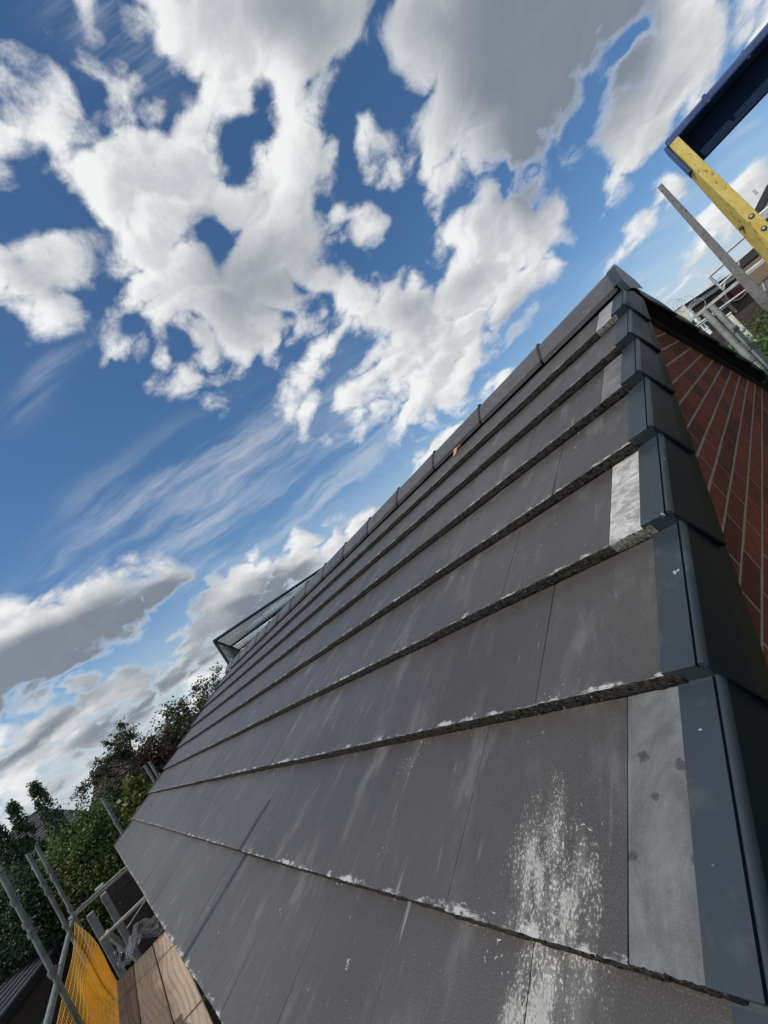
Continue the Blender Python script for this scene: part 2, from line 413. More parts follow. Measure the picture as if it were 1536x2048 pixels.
# roof tile: charcoal coated concrete with chalk marks, scratches, cement splash.  Coordinates (u, v) up the slope
def tile_material(name, base_a, base_b, pale=False):
    m, t, b, o = mat(name)
    pos = t.add('ShaderNodeNewGeometry').outputs['Position']
    s = t.sep(pos)
    v = t.math('ADD', t.math('MULTIPLY', s[1], CT), t.math('MULTIPLY', s[2], ST))
    uv = t.comb(s[0], v, 0.0)
    hn = t.math('SUBTRACT', t.math('MULTIPLY', s[2], CT), t.math('MULTIPLY', s[1], ST))
    proud = t.mapr(hn, -0.020, -0.008)
    fr = t.math('FRACT', t.math('ADD', t.math('DIVIDE', v, G), 100.004))
    big = t.noise(uv, 1.7, 5, 0.6)
    c = t.mix(t.mapr(big, 0.3, 0.7), base_a, base_b)
    oi = t.add('ShaderNodeObjectInfo')
    c = t.mix(t.math('MULTIPLY', oi.outputs['Random'], 0.34), c, tuple(x * 0.6 for x in base_a))
    med = t.noise(t.mapping(uv, rot=(0, 0, R(-12)), sc=(1, 0.45, 1)), 9, 6, 0.65)
    c = t.mix(t.math('MULTIPLY', t.mapr(med, 0.50, 0.78), 0.55), c, (0.17, 0.168, 0.165))
    grain = t.noise(uv, 420, 2, 0.6)
    c = t.mix(t.math('MULTIPLY', t.mapr(grain, 0.52, 0.75), 0.42), c, (0.20, 0.19, 0.18))
    # drag scratches: thin, running mostly up the slope
    for k, (rot, sc, th, amt) in enumerate(((R(8), (46, 2.6, 1), .655, .34), (R(-20), (80, 7.0, 1), .675, .34), (R(35), (90, 9.0, 1), .69, .36), (R(3), (130, 1.6, 1), .66, .36))):
        patch = t.mapr(t.noise(uv, 2.3 + k, 2, 0.5), 0.46, 0.64)
        sn = t.noise(t.mapping(uv, loc=(k * 3.1, 0, 0), rot=(0, 0, rot), sc=sc), 1.0, 3, 0.55, 0.25)
        c = t.mix(t.math('MULTIPLY', t.math('MULTIPLY', t.mapr(sn, th, th + 0.08), patch), amt), c, (0.42, 0.42, 0.41))
    # chalky scuffs just above each leading edge
    edge = t.mapr(fr, 0.0, 0.10, 1.0, 0.0)
    chalk = t.noise(t.mapping(uv, sc=(16, 30, 1)), 1.0, 6, 0.7)
    cm = t.math('MULTIPLY', t.mapr(t.math('ADD', chalk, t.math('MULTIPLY', edge, 0.20)), 0.672, 0.775), t.mapr(fr, 0.02, 0.13, 1.0, 0.0), clamp=True)
    cm = t.math('MULTIPLY', cm, proud)
    c = t.mix(t.math('MULTIPLY', cm, 0.65), c, (0.52, 0.51, 0.49))
    line = t.math('MULTIPLY', t.mapr(fr, 0.0, 0.018, 1.0, 0.0), t.mapr(t.noise(t.mapping(uv, sc=(30, 2, 1)), 1.0, 4, 0.7), 0.46, 0.6))
    c = t.mix(t.math('MULTIPLY', t.math('MULTIPLY', line, proud), 0.6), c, (0.45, 0.44, 0.42))
    # stray specks
    sp = t.voro(t.vmath('ADD', uv, t.vmath('MULTIPLY', t.noise(uv, 17, 3, 0.6, out='Color'), (0.09, 0.09, 0))), 46, 'F1', Randomness=1.0)
    spm = t.math('MULTIPLY', t.mapr(sp, 0.02, 0.10, 1.0, 0.0), t.mapr(t.noise(uv, 5.3, 6, 0.7), 0.56, 0.64))
    c = t.mix(t.math('MULTIPLY', spm, 0.8), c, (0.6, 0.6, 0.57))
    # damp dark blots
    bl = t.mapr(t.noise(uv, 5.2, 5, 0.7), 0.66, 0.72)
    c = t.mix(t.math('MULTIPLY', bl, 0.35), c, (0.03, 0.03, 0.03))
    # the cement splash
    if not pale:
        for (su, sv, ru, rv, w_) in ((-.325, .41, .095, .19, .72), (-.350, .19, .078, .19, 1.5), (-.27, .37, .07, .15, .75), (-.345,.33,.045,.06,.6)):
            g = t.add('ShaderNodeTexGradient', gradient_type='SPHERICAL')
            t.put(g.inputs[0], t.mapping(uv, (su, sv, 0), (0, 0, R(-6)), (ru, rv, 1), 'TEXTURE'))
            amt = t.math('MULTIPLY', g.outputs['Fac'], w_)
            fine = t.noise(t.mapping(uv, sc=(1, .6, 1)), 260, 3, 0.75)
            mid = t.noise(t.mapping(uv, sc=(1, .4, 1)), 38, 4, 0.65)
            q = t.math('ADD', t.math('ADD', t.math('MULTIPLY', fine, 0.9), t.math('MULTIPLY', mid, 0.55)), t.math('MULTIPLY', amt, 0.30))
            mk = t.math('MULTIPLY', t.mapr(q, 0.85, 1.02), t.mapr(amt, 0.02, 0.3), clamp=True)
            c = t.mix(t.math('MULTIPLY', mk, 0.62), c, (0.60, 0.58, 0.50))
            soft = t.math('MULTIPLY', t.math('MULTIPLY', t.mapr(amt, 0.15, 0.8), t.mapr(mid, 0.35, 0.65)), 0.75)
            c = t.mix(soft, c, (0.26, 0.255, 0.24))
    t.put(b.inputs['Base Color'], c)
    t.put(b.inputs['Roughness'], t.mapr(med, 0.3, 0.8, 0.40, 0.60))
    b.inputs['Specular IOR Level'].default_value = 0.45
    h = t.math('ADD', t.math('MULTIPLY', t.noise(uv, 300, 3, 0.6), 0.35), t.math('MULTIPLY', t.noise(uv, 14, 4, 0.5), 0.8))
    bump(t, b, h, 0.22, 0.003)
    return m
M_TILE = tile_material('charcoal_tile', (0.047, 0.042, 0.039), (0.066, 0.060, 0.056))

def pale_material(name, dark, light, streak_rot, sc, th0, th1, contrast=1.0, blots=True):
    m, t, b, o = mat(name)
    pos = t.add('ShaderNodeNewGeometry').outputs['Position']
    s = t.sep(pos)
    v = t.math('ADD', t.math('MULTIPLY', s[1], CT), t.math('MULTIPLY', s[2], ST))
    uv = t.comb(s[0], v, 0.0)
    n = t.noise(t.mapping(uv, rot=(0, 0, streak_rot), sc=sc), 1.0, 8, 0.68, 0.8)
    c = t.mix(t.mapr(n, th0, th1), dark, light)
    n2 = t.noise(uv, 9, 4, 0.6)
    c = t.mix(t.math('MULTIPLY', t.mapr(n2, 0.45, 0.7), 0.4 * contrast), c, tuple(x * 0.55 for x in light))
    if blots:
        vo = t.voro(t.vmath('ADD', uv, t.vmath('MULTIPLY', t.noise(uv, 60, 2, 0.5, out='Color'), (0.02, 0.02, 0))), 11, 'F1', Randomness=1.0)
        c = t.mix(t.math('MULTIPLY', t.mapr(vo, 0.055, 0.10, 1.0, 0.0), 0.85), c, (0.030, 0.030, 0.032))
    g = t.noise(uv, 350, 3, 0.6)
    c = t.mix(t.math('MULTIPLY', t.mapr(g, 0.5, 0.75), 0.3), c, tuple(min(1, x * 1.5) for x in light))
    t.put(b.inputs['Base Color'], c)
    b.inputs['Roughness'].default_value = 0.62
    bump(t, b, t.math('ADD', n, t.math('MULTIPLY', g, 0.25)), 0.35, 0.004)
    return m
M_PALE1 = pale_material('bare_grey_tile', (0.070, 0.072, 0.073), (0.150, 0.154, 0.150), R(10), (11, 5, 1), 0.36, 0.66)
M_PALE3 = pale_material('bare_white_tile', (0.22, 0.215, 0.205), (0.50, 0.48, 0.445), R(35), (26, 40, 1), 0.36, 0.66, 0.4, False)
M_PALE5 = pale_material('dusty_tile', (0.075, 0.073, 0.072), (0.17, 0.165, 0.16), R(35), (10, 22, 1), 0.35, 0.75, 0.6, False)
M_PALE7 = pale_material('chalky_tile', (0.12, 0.12, 0.12), (0.38, 0.37, 0.36), R(35), (10, 26, 1), 0.35, 0.7, 0.5, False)

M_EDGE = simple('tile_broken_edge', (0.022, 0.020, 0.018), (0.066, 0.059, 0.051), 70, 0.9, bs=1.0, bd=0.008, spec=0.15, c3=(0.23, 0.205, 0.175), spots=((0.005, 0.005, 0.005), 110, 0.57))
M_EDGE_PALE = simple('pale_broken_edge', (0.16, 0.155, 0.14), (0.30, 0.29, 0.265), 60, 0.9, bs=1.0, bd=0.006, spec=0.15, c3=(0.45, 0.44, 0.40), spots=((0.03, 0.03, 0.03), 150, 0.56))
M_RIDGE = simple('ridge_tile_concrete', (0.050, 0.049, 0.051), (0.072, 0.070, 0.072), 5, 0.5, bs=0.25, bd=0.002, c3=(0.12, 0.12, 0.12))
M_RUBBER = simple('black_rubber', (0.010, 0.010, 0.011), (0.02, 0.02, 0.022), 20, 0.6)
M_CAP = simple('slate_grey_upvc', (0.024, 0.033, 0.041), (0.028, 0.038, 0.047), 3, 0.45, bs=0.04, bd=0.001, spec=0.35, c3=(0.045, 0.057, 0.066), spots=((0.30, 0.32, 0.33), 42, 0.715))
M_SKIRT_SHADED = simple('slate_grey_upvc_shaded', (0.0055, 0.0100, 0.0135), (0.008, 0.0135, 0.018), 3, 0.5, bs=0.05, bd=0.001, spec=0.16)  # same uPVC as the cap tops, darkened to paint in the skirts' shade
M_DARK = simple('dark_trim', (0.012, 0.012, 0.013), (0.022, 0.022, 0.024), 10, 0.6)
M_UNDER = simple('undercloak_board', (0.12, 0.12, 0.095), (0.19, 0.185, 0.15), 14, 0.85, c3=(0.08, 0.08, 0.06))
def brick_mat(name, a, b_):
    m, t, b, o = mat(name)
    pos = t.add('ShaderNodeNewGeometry').outputs['Position']
    oi = t.add('ShaderNodeObjectInfo'); gi = t.add('ShaderNodeNewGeometry')
    rnd = t.math('FRACT', t.math('ADD', oi.outputs['Random'], gi.outputs['Random Per Island']))
    c = t.mix(rnd, a, b_)
    n = t.noise(pos, 30, 5, 0.7)
    c = t.mix(t.math('MULTIPLY', t.mapr(n, 0.45, 0.7), 0.6), c, (0.055, 0.020, 0.018))
    n2 = t.noise(t.mapping(pos, sc=(1, 1, 3)), 70, 3, 0.7)
    c = t.mix(t.math('MULTIPLY', t.mapr(n2, 0.62, 0.74), 0.7), c, (0.20, 0.13, 0.10))
    t.put(b.inputs['Base Color'], c); b.inputs['Roughness'].default_value = 0.9; b.inputs['Specular IOR Level'].default_value = 0.2
    bump(t, b, t.noise(pos, 160, 4, 0.7), 0.9, 0.004)
    return m
M_BRICK = brick_mat('red_brick', (0.30, 0.070, 0.036), (0.12, 0.042, 0.030))
M_BRICK2 = brick_mat('brown_brick', (0.20, 0.15, 0.10), (0.13, 0.10, 0.075))
M_MORTAR = simple('mortar', (0.30, 0.265, 0.21), (0.42, 0.37, 0.30), 30, 0.95, bs=0.8, bd=0.004, spec=0.1, c3=(0.2, 0.18, 0.15))
M_GALV = simple('galvanised_steel', (0.30, 0.31, 0.31), (0.46, 0.47, 0.46), 14, 0.5, metal=0.35, bs=0.15, bd=0.001, c3=(0.16, 0.15, 0.13), spots=((0.55, 0.55, 0.52), 40, 0.70))
M_GALVD = simple('dull_galvanised_steel', (0.17, 0.185, 0.175), (0.30, 0.31, 0.29), 9, 0.6, metal=0.3, bs=0.3, bd=0.001, c3=(0.11, 0.11, 0.10), spots=((0.42, 0.43, 0.40), 30, 0.66))
M_GALVG = simple('weathered_scaffold_tube', (0.13, 0.15, 0.135), (0.22, 0.24, 0.22), 12, 0.55, metal=0.35, bs=0.2, bd=0.001, c3=(0.09, 0.085, 0.07), spots=((0.30, 0.30, 0.10), 16, 0.66))
M_COUPLER = simple('coupler_steel', (0.10, 0.105, 0.10), (0.20, 0.20, 0.19), 30, 0.6, metal=0.4, bs=0.5, bd=0.003, c3=(0.10, 0.07, 0.05))
M_WEATHER = simple('weathered_post', (0.085, 0.082, 0.078), (0.135, 0.13, 0.125), 12, 0.85, bs=0.5, bd=0.004, c3=(0.18, 0.175, 0.165), spots=((0.03, 0.026, 0.022), 18, 0.64))
M_PALEPOST = simple('pale_concrete', (0.42, 0.40, 0.35), (0.58, 0.55, 0.49), 10, 0.85, bs=0.4, bd=0.003)
M_CONC = simple('grey_concrete_post', (0.17, 0.17, 0.16), (0.27, 0.265, 0.25), 14, 0.9, bs=0.5, bd=0.003)
M_WHITE = simple('white_plastic', (0.62, 0.62, 0.60), (0.76, 0.76, 0.74), 6, 0.5, bs=0.05)
M_FENCE = simple('dark_fence_timber', (0.045, 0.034, 0.028), (0.085, 0.064, 0.052), 6, 0.85, stretch=(1, 1, 9), bs=0.6, bd=0.004, c3=(0.02, 0.016, 0.014), island=0.3)
M_REDDOOR = simple('faded_red_paint', (0.14, 0.022, 0.022), (0.20, 0.035, 0.030), 9, 0.6)
M_SLATE = simple('dark_slate', (0.040, 0.044, 0.050), (0.065, 0.070, 0.078), 6, 0.7, bs=0.4, bd=0.004, island=0.4)
M_ROOFGREY = simple('grey_roof_tiles', (0.06, 0.06, 0.06), (0.10, 0.098, 0.095), 4, 0.85, bs=0.5, bd=0.02, island=0.4)
M_ROOFBROWN = simple('brown_roof_tiles', (0.065, 0.042, 0.035), (0.10, 0.065, 0.052), 4, 0.85, bs=0.5, bd=0.02, island=0.4)
M_RENDER = simple('rendered_wall', (0.40, 0.37, 0.32), (0.50, 0.47, 0.42), 3, 0.9)
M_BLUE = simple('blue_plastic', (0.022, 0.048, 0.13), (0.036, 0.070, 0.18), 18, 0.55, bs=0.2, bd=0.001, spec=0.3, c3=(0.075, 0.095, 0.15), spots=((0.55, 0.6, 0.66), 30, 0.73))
M_BLUE_SHADED = simple('blue_plastic_shaded', (0.007, 0.017, 0.042), (0.010, 0.023, 0.055), 18, 0.75, bs=0.1, bd=0.001, spec=0.1, spots=((0.10, 0.15, 0.20), 22, 0.735))  # inner side of the ladder top: blue plastic with its shade painted in
M_YELLOW = simple('yellow_fibreglass', (0.46, 0.34, 0.055), (0.58, 0.46, 0.13), 60, 0.6, stretch=(1, 1, 0.5), bs=0.25, bd=0.001, c3=(0.30, 0.20, 0.04), spots=((0.26, 0.16, 0.05), 70, 0.63))
M_RIVET = simple('rivet_steel', (0.45, 0.45, 0.44), (0.6, 0.6, 0.58), 40, 0.35, metal=0.9)
M_RIVETD = simple('rivet_dark_ring', (0.05, 0.035, 0.02), (0.08, 0.06, 0.03), 40, 0.8)  # dark brown of the rings round the rivets and of the side rivet
M_ORANGE = simple('orange_scrap', (0.50, 0.17, 0.07), (0.58, 0.24, 0.12), 30, 0.6)
M_GREENF = simple('dark_green_frame', (0.012, 0.022, 0.020), (0.02, 0.032, 0.028), 20, 0.6)
M_TEAL = simple('green_tarpaulin', (0.01, 0.13, 0.075), (0.015, 0.19, 0.11), 12, 0.6, bs=0.4, bd=0.01)
M_GRASS = simple('grass_ground', (0.026, 0.040, 0.018), (0.045, 0.055, 0.028), 1.3, 0.95, bs=0.8, bd=0.05, c3=(0.055, 0.050, 0.040))
M_BARK = simple('bark', (0.06, 0.048, 0.038), (0.11, 0.09, 0.07), 20, 0.9, bs=0.7, bd=0.01)
def wood_mat(name, a, b_, ring):
    m, t, b, o = mat(name)
    pos = t.add('ShaderNodeNewGeometry').outputs['Position']
    g = t.noise(t.mapping(pos, sc=(0.7, 30, 6)), 1.0, 6, 0.6, 0.05)
    c = t.mix(t.mapr(g, 0.3, 0.7), a, b_)
    n = t.noise(pos, 5, 5, 0.65)
    c = t.mix(t.math('MULTIPLY', t.mapr(n, 0.5, 0.75), 0.55), c, ring)
    nk = t.noise(t.mapping(pos, sc=(3, 8, 1)), 4, 2, 0.5)
    c = t.mix(t.mapr(nk, 0.72, 0.77), c, (0.09, 0.06, 0.04))
    t.put(b.inputs['Base Color'], c); b.inputs['Roughness'].default_value = 0.8; b.inputs['Specular IOR Level'].default_value = 0.25
    bump(t, b, g, 0.5, 0.003)
    return m
M_BOARD = wood_mat('scaffold_board_timber', (0.43, 0.35, 0.265), (0.54, 0.445, 0.34), (0.31, 0.26, 0.205))
M_BOARD_SHADED = wood_mat('board_timber_shaded', (0.17, 0.14, 0.115), (0.25, 0.21, 0.18), (0.10, 0.085, 0.07))  # outer board: timber colour darkened to stand for the netting's shade

def leaf_mat(name, a, b_, c3=None, amt=0.5):
    m, t, b, o = mat(name)
    g = t.add('ShaderNodeNewGeometry')
    pos = g.outputs['Position']
    c = t.mix(g.outputs['Random Per Island'], a, b_)
    if c3:
        c = t.mix(t.math('MULTIPLY', t.mapr(t.noise(pos, 1.9, 3, 0.6), 0.48, 0.66), amt), c, c3)
    t.put(b.inputs['Base Color'], c); b.inputs['Roughness'].default_value = 0.55; b.inputs['Specular IOR Level'].default_value = 0.35
    tr = t.add('ShaderNodeBsdfTranslucent'); t.put(tr.inputs[0], c)
    mx = t.add('ShaderNodeMixShader'); mx.inputs[0].default_value = 0.28
    t.l.new(b.outputs[0], mx.inputs[1]); t.l.new(tr.outputs[0], mx.inputs[2]); t.l.new(mx.outputs[0], o.inputs['Surface'])
    return m
L_DARK = leaf_mat('leaf_dark', (0.036, 0.063, 0.029), (0.074, 0.099, 0.039), (0.124, 0.066, 0.046), 0.6)
L_HEDGE = leaf_mat('leaf_hedge', (0.067, 0.125, 0.041), (0.136, 0.208, 0.059), (0.260, 0.238, 0.067), 0.65)
L_YELL = leaf_mat('leaf_yellow_green', (0.10, 0.12, 0.025), (0.17, 0.17, 0.04))
L_BROWN = leaf_mat('leaf_russet', (0.072, 0.050, 0.034), (0.120, 0.074, 0.048), (0.048, 0.060, 0.030), 0.5)
L_COL = leaf_mat('leaf_column', (0.045, 0.081, 0.043), (0.090, 0.130, 0.061))
L_BRIGHT = leaf_mat('leaf_bright', (0.050, 0.105, 0.022), (0.085, 0.15, 0.035), (0.03, 0.06, 0.018), 0.6)

# ------------------------------------------------------------------ ground and far houses
GZ = -3.1
m = MB()
N_ = 40
ext = [-900, -300, -120, -60] + list(np.linspace(-40, 40, N_)) + [60, 120, 300, 900]
m.grid([[(x, y, GZ + (0.06 * math.sin(x * .7) * math.cos(y * .9) if abs(x) < 40 and abs(y) < 40 else 0)) for x in ext] for y in ext])
m.build('ground', M_GRASS, origin=(0, 0, GZ), kind='structure')

# ------------------------------------------------------------------ the house being re-roofed
HOUSE = empty('house', (-4.1, 2.6, GZ), label='red brick house whose charcoal tiled roof fills the foreground', cat='house')
XW = -0.095                               # outer face of the gable brickwork
YF, YB = 0.24, 2 * AP_Y - 0.24
XL = -8.11
# walls
m = MB()
m.box(((XW + XL) / 2, YF + 0.05, (GZ - 0.17) / 2 - 0.0), (abs(XL - XW) - 0.2, 0.1, abs(GZ) - 0.17))
m.box(((XW + XL) / 2, YB - 0.05, (GZ - 0.17) / 2), (abs(XL - XW) - 0.2, 0.1, abs(GZ) - 0.17))
m.build('side_wall', M_MORTAR, HOUSE)
def gable_back(x0, x1):
    m = MB()
    zt = lambda y: (y if y < AP_Y else 2 * AP_Y - y) * ST / CT - 0.13
    prof = [(YF, GZ), (YF, zt(YF)), (AP_Y, zt(AP_Y)), (YB, zt(YB)), (YB, GZ)]
    m.cap([(x1, y, z) for y, z in prof]); m.cap([(x0, y, z) for y, z in reversed(prof)])
    for (a, b) in zip(prof, prof[1:] + prof[:1]):
        m.quad((x0, a[0], a[1]), (x0, b[0], b[1]), (x1, b[0], b[1]), (x1, a[0], a[1]))
    return m
GW = gable_back(XW - 0.12, XW - 0.0012).build('gable_wall', M_MORTAR, HOUSE)
gable_back(XL - 0.1, XL).build('gable_wall', M_MORTAR, HOUSE)
# bricks of the near gable
cam_inv = cam.matrix_world.inverted()
def in_view(p, margin=40):
    q = cam_inv @ Vector(p)
    if q.z > -0.05: return None
    x = 768 + 835.34 * q.x / -q.z; y = 1024 - 835.34 * q.y / -q.z
    return (-margin < x < 1536 + margin and -margin < y < 2048 + margin), x, y, -q.z
def brick_me(L):
    bm = MB()
    bv = 0.0012
    y0, y1, z0, z1 = -L / 2, L / 2, -0.0328, 0.0328
    xo, xi = 0.0, -0.012
    j = lambda s=0.0004: random.uniform(-s, s)
    o_ = [(xo + j(), y0 + bv + j(), z0 + bv), (xo + j(), y1 - bv + j(), z0 + bv), (xo + j(), y1 - bv, z1 - bv + j()), (xo + j(), y0 + bv, z1 - bv + j())]
    mid = [(xo - bv, y0 + j(), z0 + j()), (xo - bv, y1 + j(), z0 + j()), (xo - bv, y1, z1), (xo - bv, y0, z1)]
    inn = [(xi, y0, z0), (xi, y1, z0), (xi, y1, z1), (xi, y0, z1)]
    bm.grid([o_, mid, inn], closed=True, smooth=False); bm.cap(o_)
    return bm
BR_ME = [brick_me(0.215).mesh('brick', M_BRICK, (0, 0, 0)) for _ in range(6)]
BR_HALF = [brick_me(0.1025).mesh('brick', M_BRICK, (0, 0, 0)) for _ in range(2)]
cands = []; rest = MB()
row = 0; z = GZ + 0.045
while z < AP_Z - 0.18:
    y = YF + (0.1075 if row % 2 == 0 else 0.0)
    zmax = z + 0.04
    items = []
    if row % 2: items.append((YF + 0.05125, True)); y = YF + 0.1125 + 0.1075
    while y < YB - 0.1:
        items.append((y, False)); y += 0.225
    for (yy, half) in items:
        hw = 0.05 if half else 0.1075
        lim = lambda q: (q if q < AP_Y else 2 * AP_Y - q) * ST / CT - 0.125
        if zmax > max(lim(yy - hw), lim(yy + hw)): continue
        p = Vector((XW, yy + random.uniform(-.0015, .0015), z + random.uniform(-.001, .001)))
        iv = in_view(p, 60)
        vis = iv and iv[0] and iv[1] > 1240 and iv[2] > 600 and not (iv[1] < 1300 and iv[2] > 1000)
        if vis: cands.append((iv[3], p, half))
        else: rest.v += [];  rest_b = len(rest.v); bmx = brick_me(0.1025 if half else 0.215); rest.v += [v + p for v in bmx.v]; rest.f += [tuple(i + rest_b for i in f) for f in bmx.f]; rest.sf += bmx.sf
    z += 0.075; row += 1
cands.sort(key=lambda c: c[0])
for i, (d, p, half) in enumerate(cands):
    if i < 298:
        me = (BR_HALF if half else BR_ME)[i % (2 if half else 6)]
        link_mesh('brick', me, p, GW)
    else:
        bmx = brick_me(0.1025 if half else 0.215); b0 = len(rest.v)
        rest.v += [v + p for v in bmx.v]; rest.f += [tuple(k + b0 for k in f) for f in bmx.f]; rest.sf += bmx.sf
rest.build('brickwork', M_BRICK, GW, kind='stuff')
print('bricks in view', len(cands))

# roof decking under the tiles
m = MB()
for sgn in (1, -1):
    def P(u, v, n):
        q = rp(u, v, n)
        return q if sgn == 1 else Vector((q.x, 2 * AP_Y - q.y, q.z))
    vt = AP_Y / CT
    a = [P(XL - 0.02, 0.05, -0.056), P(XW - 0.01, 0.05, -0.056), P(XW - 0.01, vt, -0.056), P(XL - 0.02, vt, -0.056)]
    b_ = [P(XL - 0.02, 0.05, -0.10), P(XW - 0.01, 0.05, -0.10), P(XW - 0.01, vt, -0.10), P(XL - 0.02, vt, -0.10)]
    m.quad(*a); m.quad(*reversed(b_))
    for i in range(4): m.quad(a[i], b_[i], b_[(i + 1) % 4], a[(i + 1) % 4])
ROOF = m.build('roof', M_DARK, HOUSE, label='charcoal flat tiled roof')

# tiles ---------------------------------------------------------------
TW, TL, TT = 0.345, 0.40, 0.030
def tile_me(w, edge_mat, top_mat, fine, seed):
    rr = random.Random(seed)
    n = 34 if fine else 8
    xs = [-w / 2 + w * i / n for i in range(n + 1)]
    top_front, f1, f2, f3, low = [], [], [], [], []
    amp = 0.0016 if fine else 0.0008
    for i, x in enumerate(xs):
        e = rr.uniform(-1, 1) * amp + (rr.uniform(-0.004, 0) if rr.random() < 0.10 else 0)
        top_front.append((x, 0.0015 - e * .5, 0.0 - (0.001 if rr.random() < .2 else 0)))
        f1.append((x, 0.0 - rr.uniform(-.5, 1) * amp, -0.003 + rr.uniform(-1, 1) * amp * .5))
        f2.append((x, -0.0005 - rr.uniform(-1, 1) * amp, -TT * 0.45 + rr.uniform(-1, 1) * amp))
        f3.append((x, -0.0 - rr.uniform(-1, 1) * amp, -TT * 0.8 + rr.uniform(-1, 1) * amp))
        low.append((x, 0.002, -TT - 0.0015 + rr.uniform(0, 1) * amp))
    me = bpy.data.meshes.new('roof_tile')
    vs = []; fs = []; mi = []
    def row_(r): b = len(vs); vs.extend(r); return b
    # the tile lies so that its head tucks under the next course
    tilt = lambda v: -(TT + 0.004) * v / G
    back = [(x, TL, tilt(TL)) for x in xs]
    midr = [(x, TL * .5, tilt(TL * .5)) for x in xs]
    b0 = row_(back); b1 = row_(midr); b2 = row_(top_front); b3 = row_(f1); b4 = row_(f2); b5 = row_(f3); b6 = row_(low)
    rows = [b0, b1, b2, b3, b4, b5, b6]
    for k in range(6):
        for i in range(n):
            fs.append((rows[k] + i, rows[k + 1] + i, rows[k + 1] + i + 1, rows[k] + i + 1)); mi.append(0 if k < 2 else 1)
    # sides and underside
    for s, i in ((0, 0), (1, n)):
        sb = len(vs); vs.append((xs[i], TL, tilt(TL) - 0.014)); 
        poly = [b0 + i, b1 + i, b2 + i, b3 + i, b4 + i, b5 + i, b6 + i, sb]
        fs.append(tuple(poly if s == 1 else reversed(poly))); mi.append(0)
    ub = len(vs); vs.extend([(xs[0], TL, tilt(TL) - 0.014), (xs[-1], TL, tilt(TL) - 0.014)])
    fs.append((b6, ub, ub + 1, b6 + n)); mi.append(1)
    me.from_pydata(vs, [], fs)
    me.materials.append(top_mat); me.materials.append(edge_mat)
    me.polygons.foreach_set('material_index', mi)
    me.update()
    return me
T_FINE = [tile_me(TW - 0.0003, M_EDGE, M_TILE, True, s) for s in range(8)]
T_FAR = [tile_me(TW - 0.0012, M_EDGE, M_TILE, False, s + 50) for s in range(4)]
SEAM0 = -0.172
NCOURSE = 8
TILE_ROT = (TH, 0, 0)
for k in range(NCOURSE):
    v0 = k * G
    odd = k % 2
    # near end piece
    edges = []
    x_edge = (-0.180 if k == 1 else SEAM0) if odd else SEAM0 - TW / 2 - 0.010
    # first piece runs from under the verge cap
    wn = (XW + 0.02) - x_edge
    pm, em = (M_TILE, M_EDGE)
    lab = None
    if odd:
        pm, em = {1: (M_PALE1, M_EDGE), 3: (M_PALE3, M_EDGE_PALE), 5: (M_PALE5, M_EDGE), 7: (M_PALE7, M_EDGE_PALE)}[k]
        lab = {1: 'grey uncoated half tile with dark blots', 3: 'bright white uncoated half tile', 5: 'dusty grey half tile', 7: 'pale chalky half tile below the ridge'}[k]
    me = tile_me(wn - 0.001, em, pm, True, 200 + k)
    o = link_mesh('roof_tile', me, rp(x_edge + wn / 2 + 0.0012, v0), ROOF, rot=TILE_ROT)
    if lab: o['label'] = lab
    x = x_edge; i = 0
    while x > X_FAR + 0.02:
        w = TW
        if x - w < X_FAR - 0.001:
            w = x - X_FAR
            if w < 0.03: break
            me = tile_me(w - 0.003, M_EDGE, M_TILE, False, 900 + k)
        else:
            me = (T_FINE if x > -3.2 else T_FAR)[random.randrange(8 if x > -3.2 else 4)]
        jn = random.uniform(-.0005, .0005); jv = random.uniform(-.0018, .0018)
        o = link_mesh('roof_tile', me, rp(x - w / 2, v0 + jv, jn), ROOF, rot=(TH + random.uniform(-.0006, .0006), random.uniform(-.0008, .0008), 0))
        x -= w; i += 1
# back slope tiles, hidden from here: one plain joined part
m = MB()
for k in range(NCOURSE):
    a = k * G
    for sg in (1,):
        q = [rp(X_FAR, a, 0), rp(XW + .02, a, 0), rp(XW + .02, a + G + .03, -TT), rp(X_FAR, a + G + .03, -TT)]
        q = [Vector((p.x, 2 * AP_Y - p.y, p.z)) for p in q]
        m.quad(*q)
        q2 = [rp(X_FAR, a, 0), rp(X_FAR, a, -TT), rp(XW + .02, a, -TT), rp(XW + .02, a, 0)]
        m.quad(*[Vector((p.x, 2 * AP_Y - p.y, p.z)) for p in q2])
m.build('back_slope_tiling', M_TILE, ROOF, kind='stuff')

# loose crumbs of concrete along the broken edges
m = MB()
for q in range(1500):
    k = random.choice((1, 1, 2, 2, 2, 3, 3, 4, 5))
    u = XW - 0.02 - abs(random.gauss(0, 1.3)); v = k * G - abs(random.gauss(0, 0.004))
    if u < X_FAR + .1: continue
    r_ = random.uniform(0.0006, 0.0021)
    cpt = rp(u, v, -TT + 0.002 + (random.random() ** 3) * (TT - .004)) 
    if random.random() < .25: cpt = rp(u, k * G + random.uniform(0, .006), 0.0005)
    pts = [cpt + Vector((random.uniform(-1, 1), random.uniform(-1, 1), random.uniform(-1, 1))) * r_ for _ in range(4)]
    b0 = len(m.v); m.v += pts
    m.f += [(b0, b0 + 1, b0 + 2), (b0, b0 + 2, b0 + 3), (b0, b0 + 3, b0 + 1), (b0 + 1, b0 + 3, b0 + 2)]; m.sf += [False] * 4
M_CRUMB = simple('concrete_crumb', (0.05, 0.047, 0.042), (0.24, 0.225, 0.20), 90, 0.9, bs=0.2)
m.build('edge_crumb', M_CRUMB, ROOF, kind='stuff')

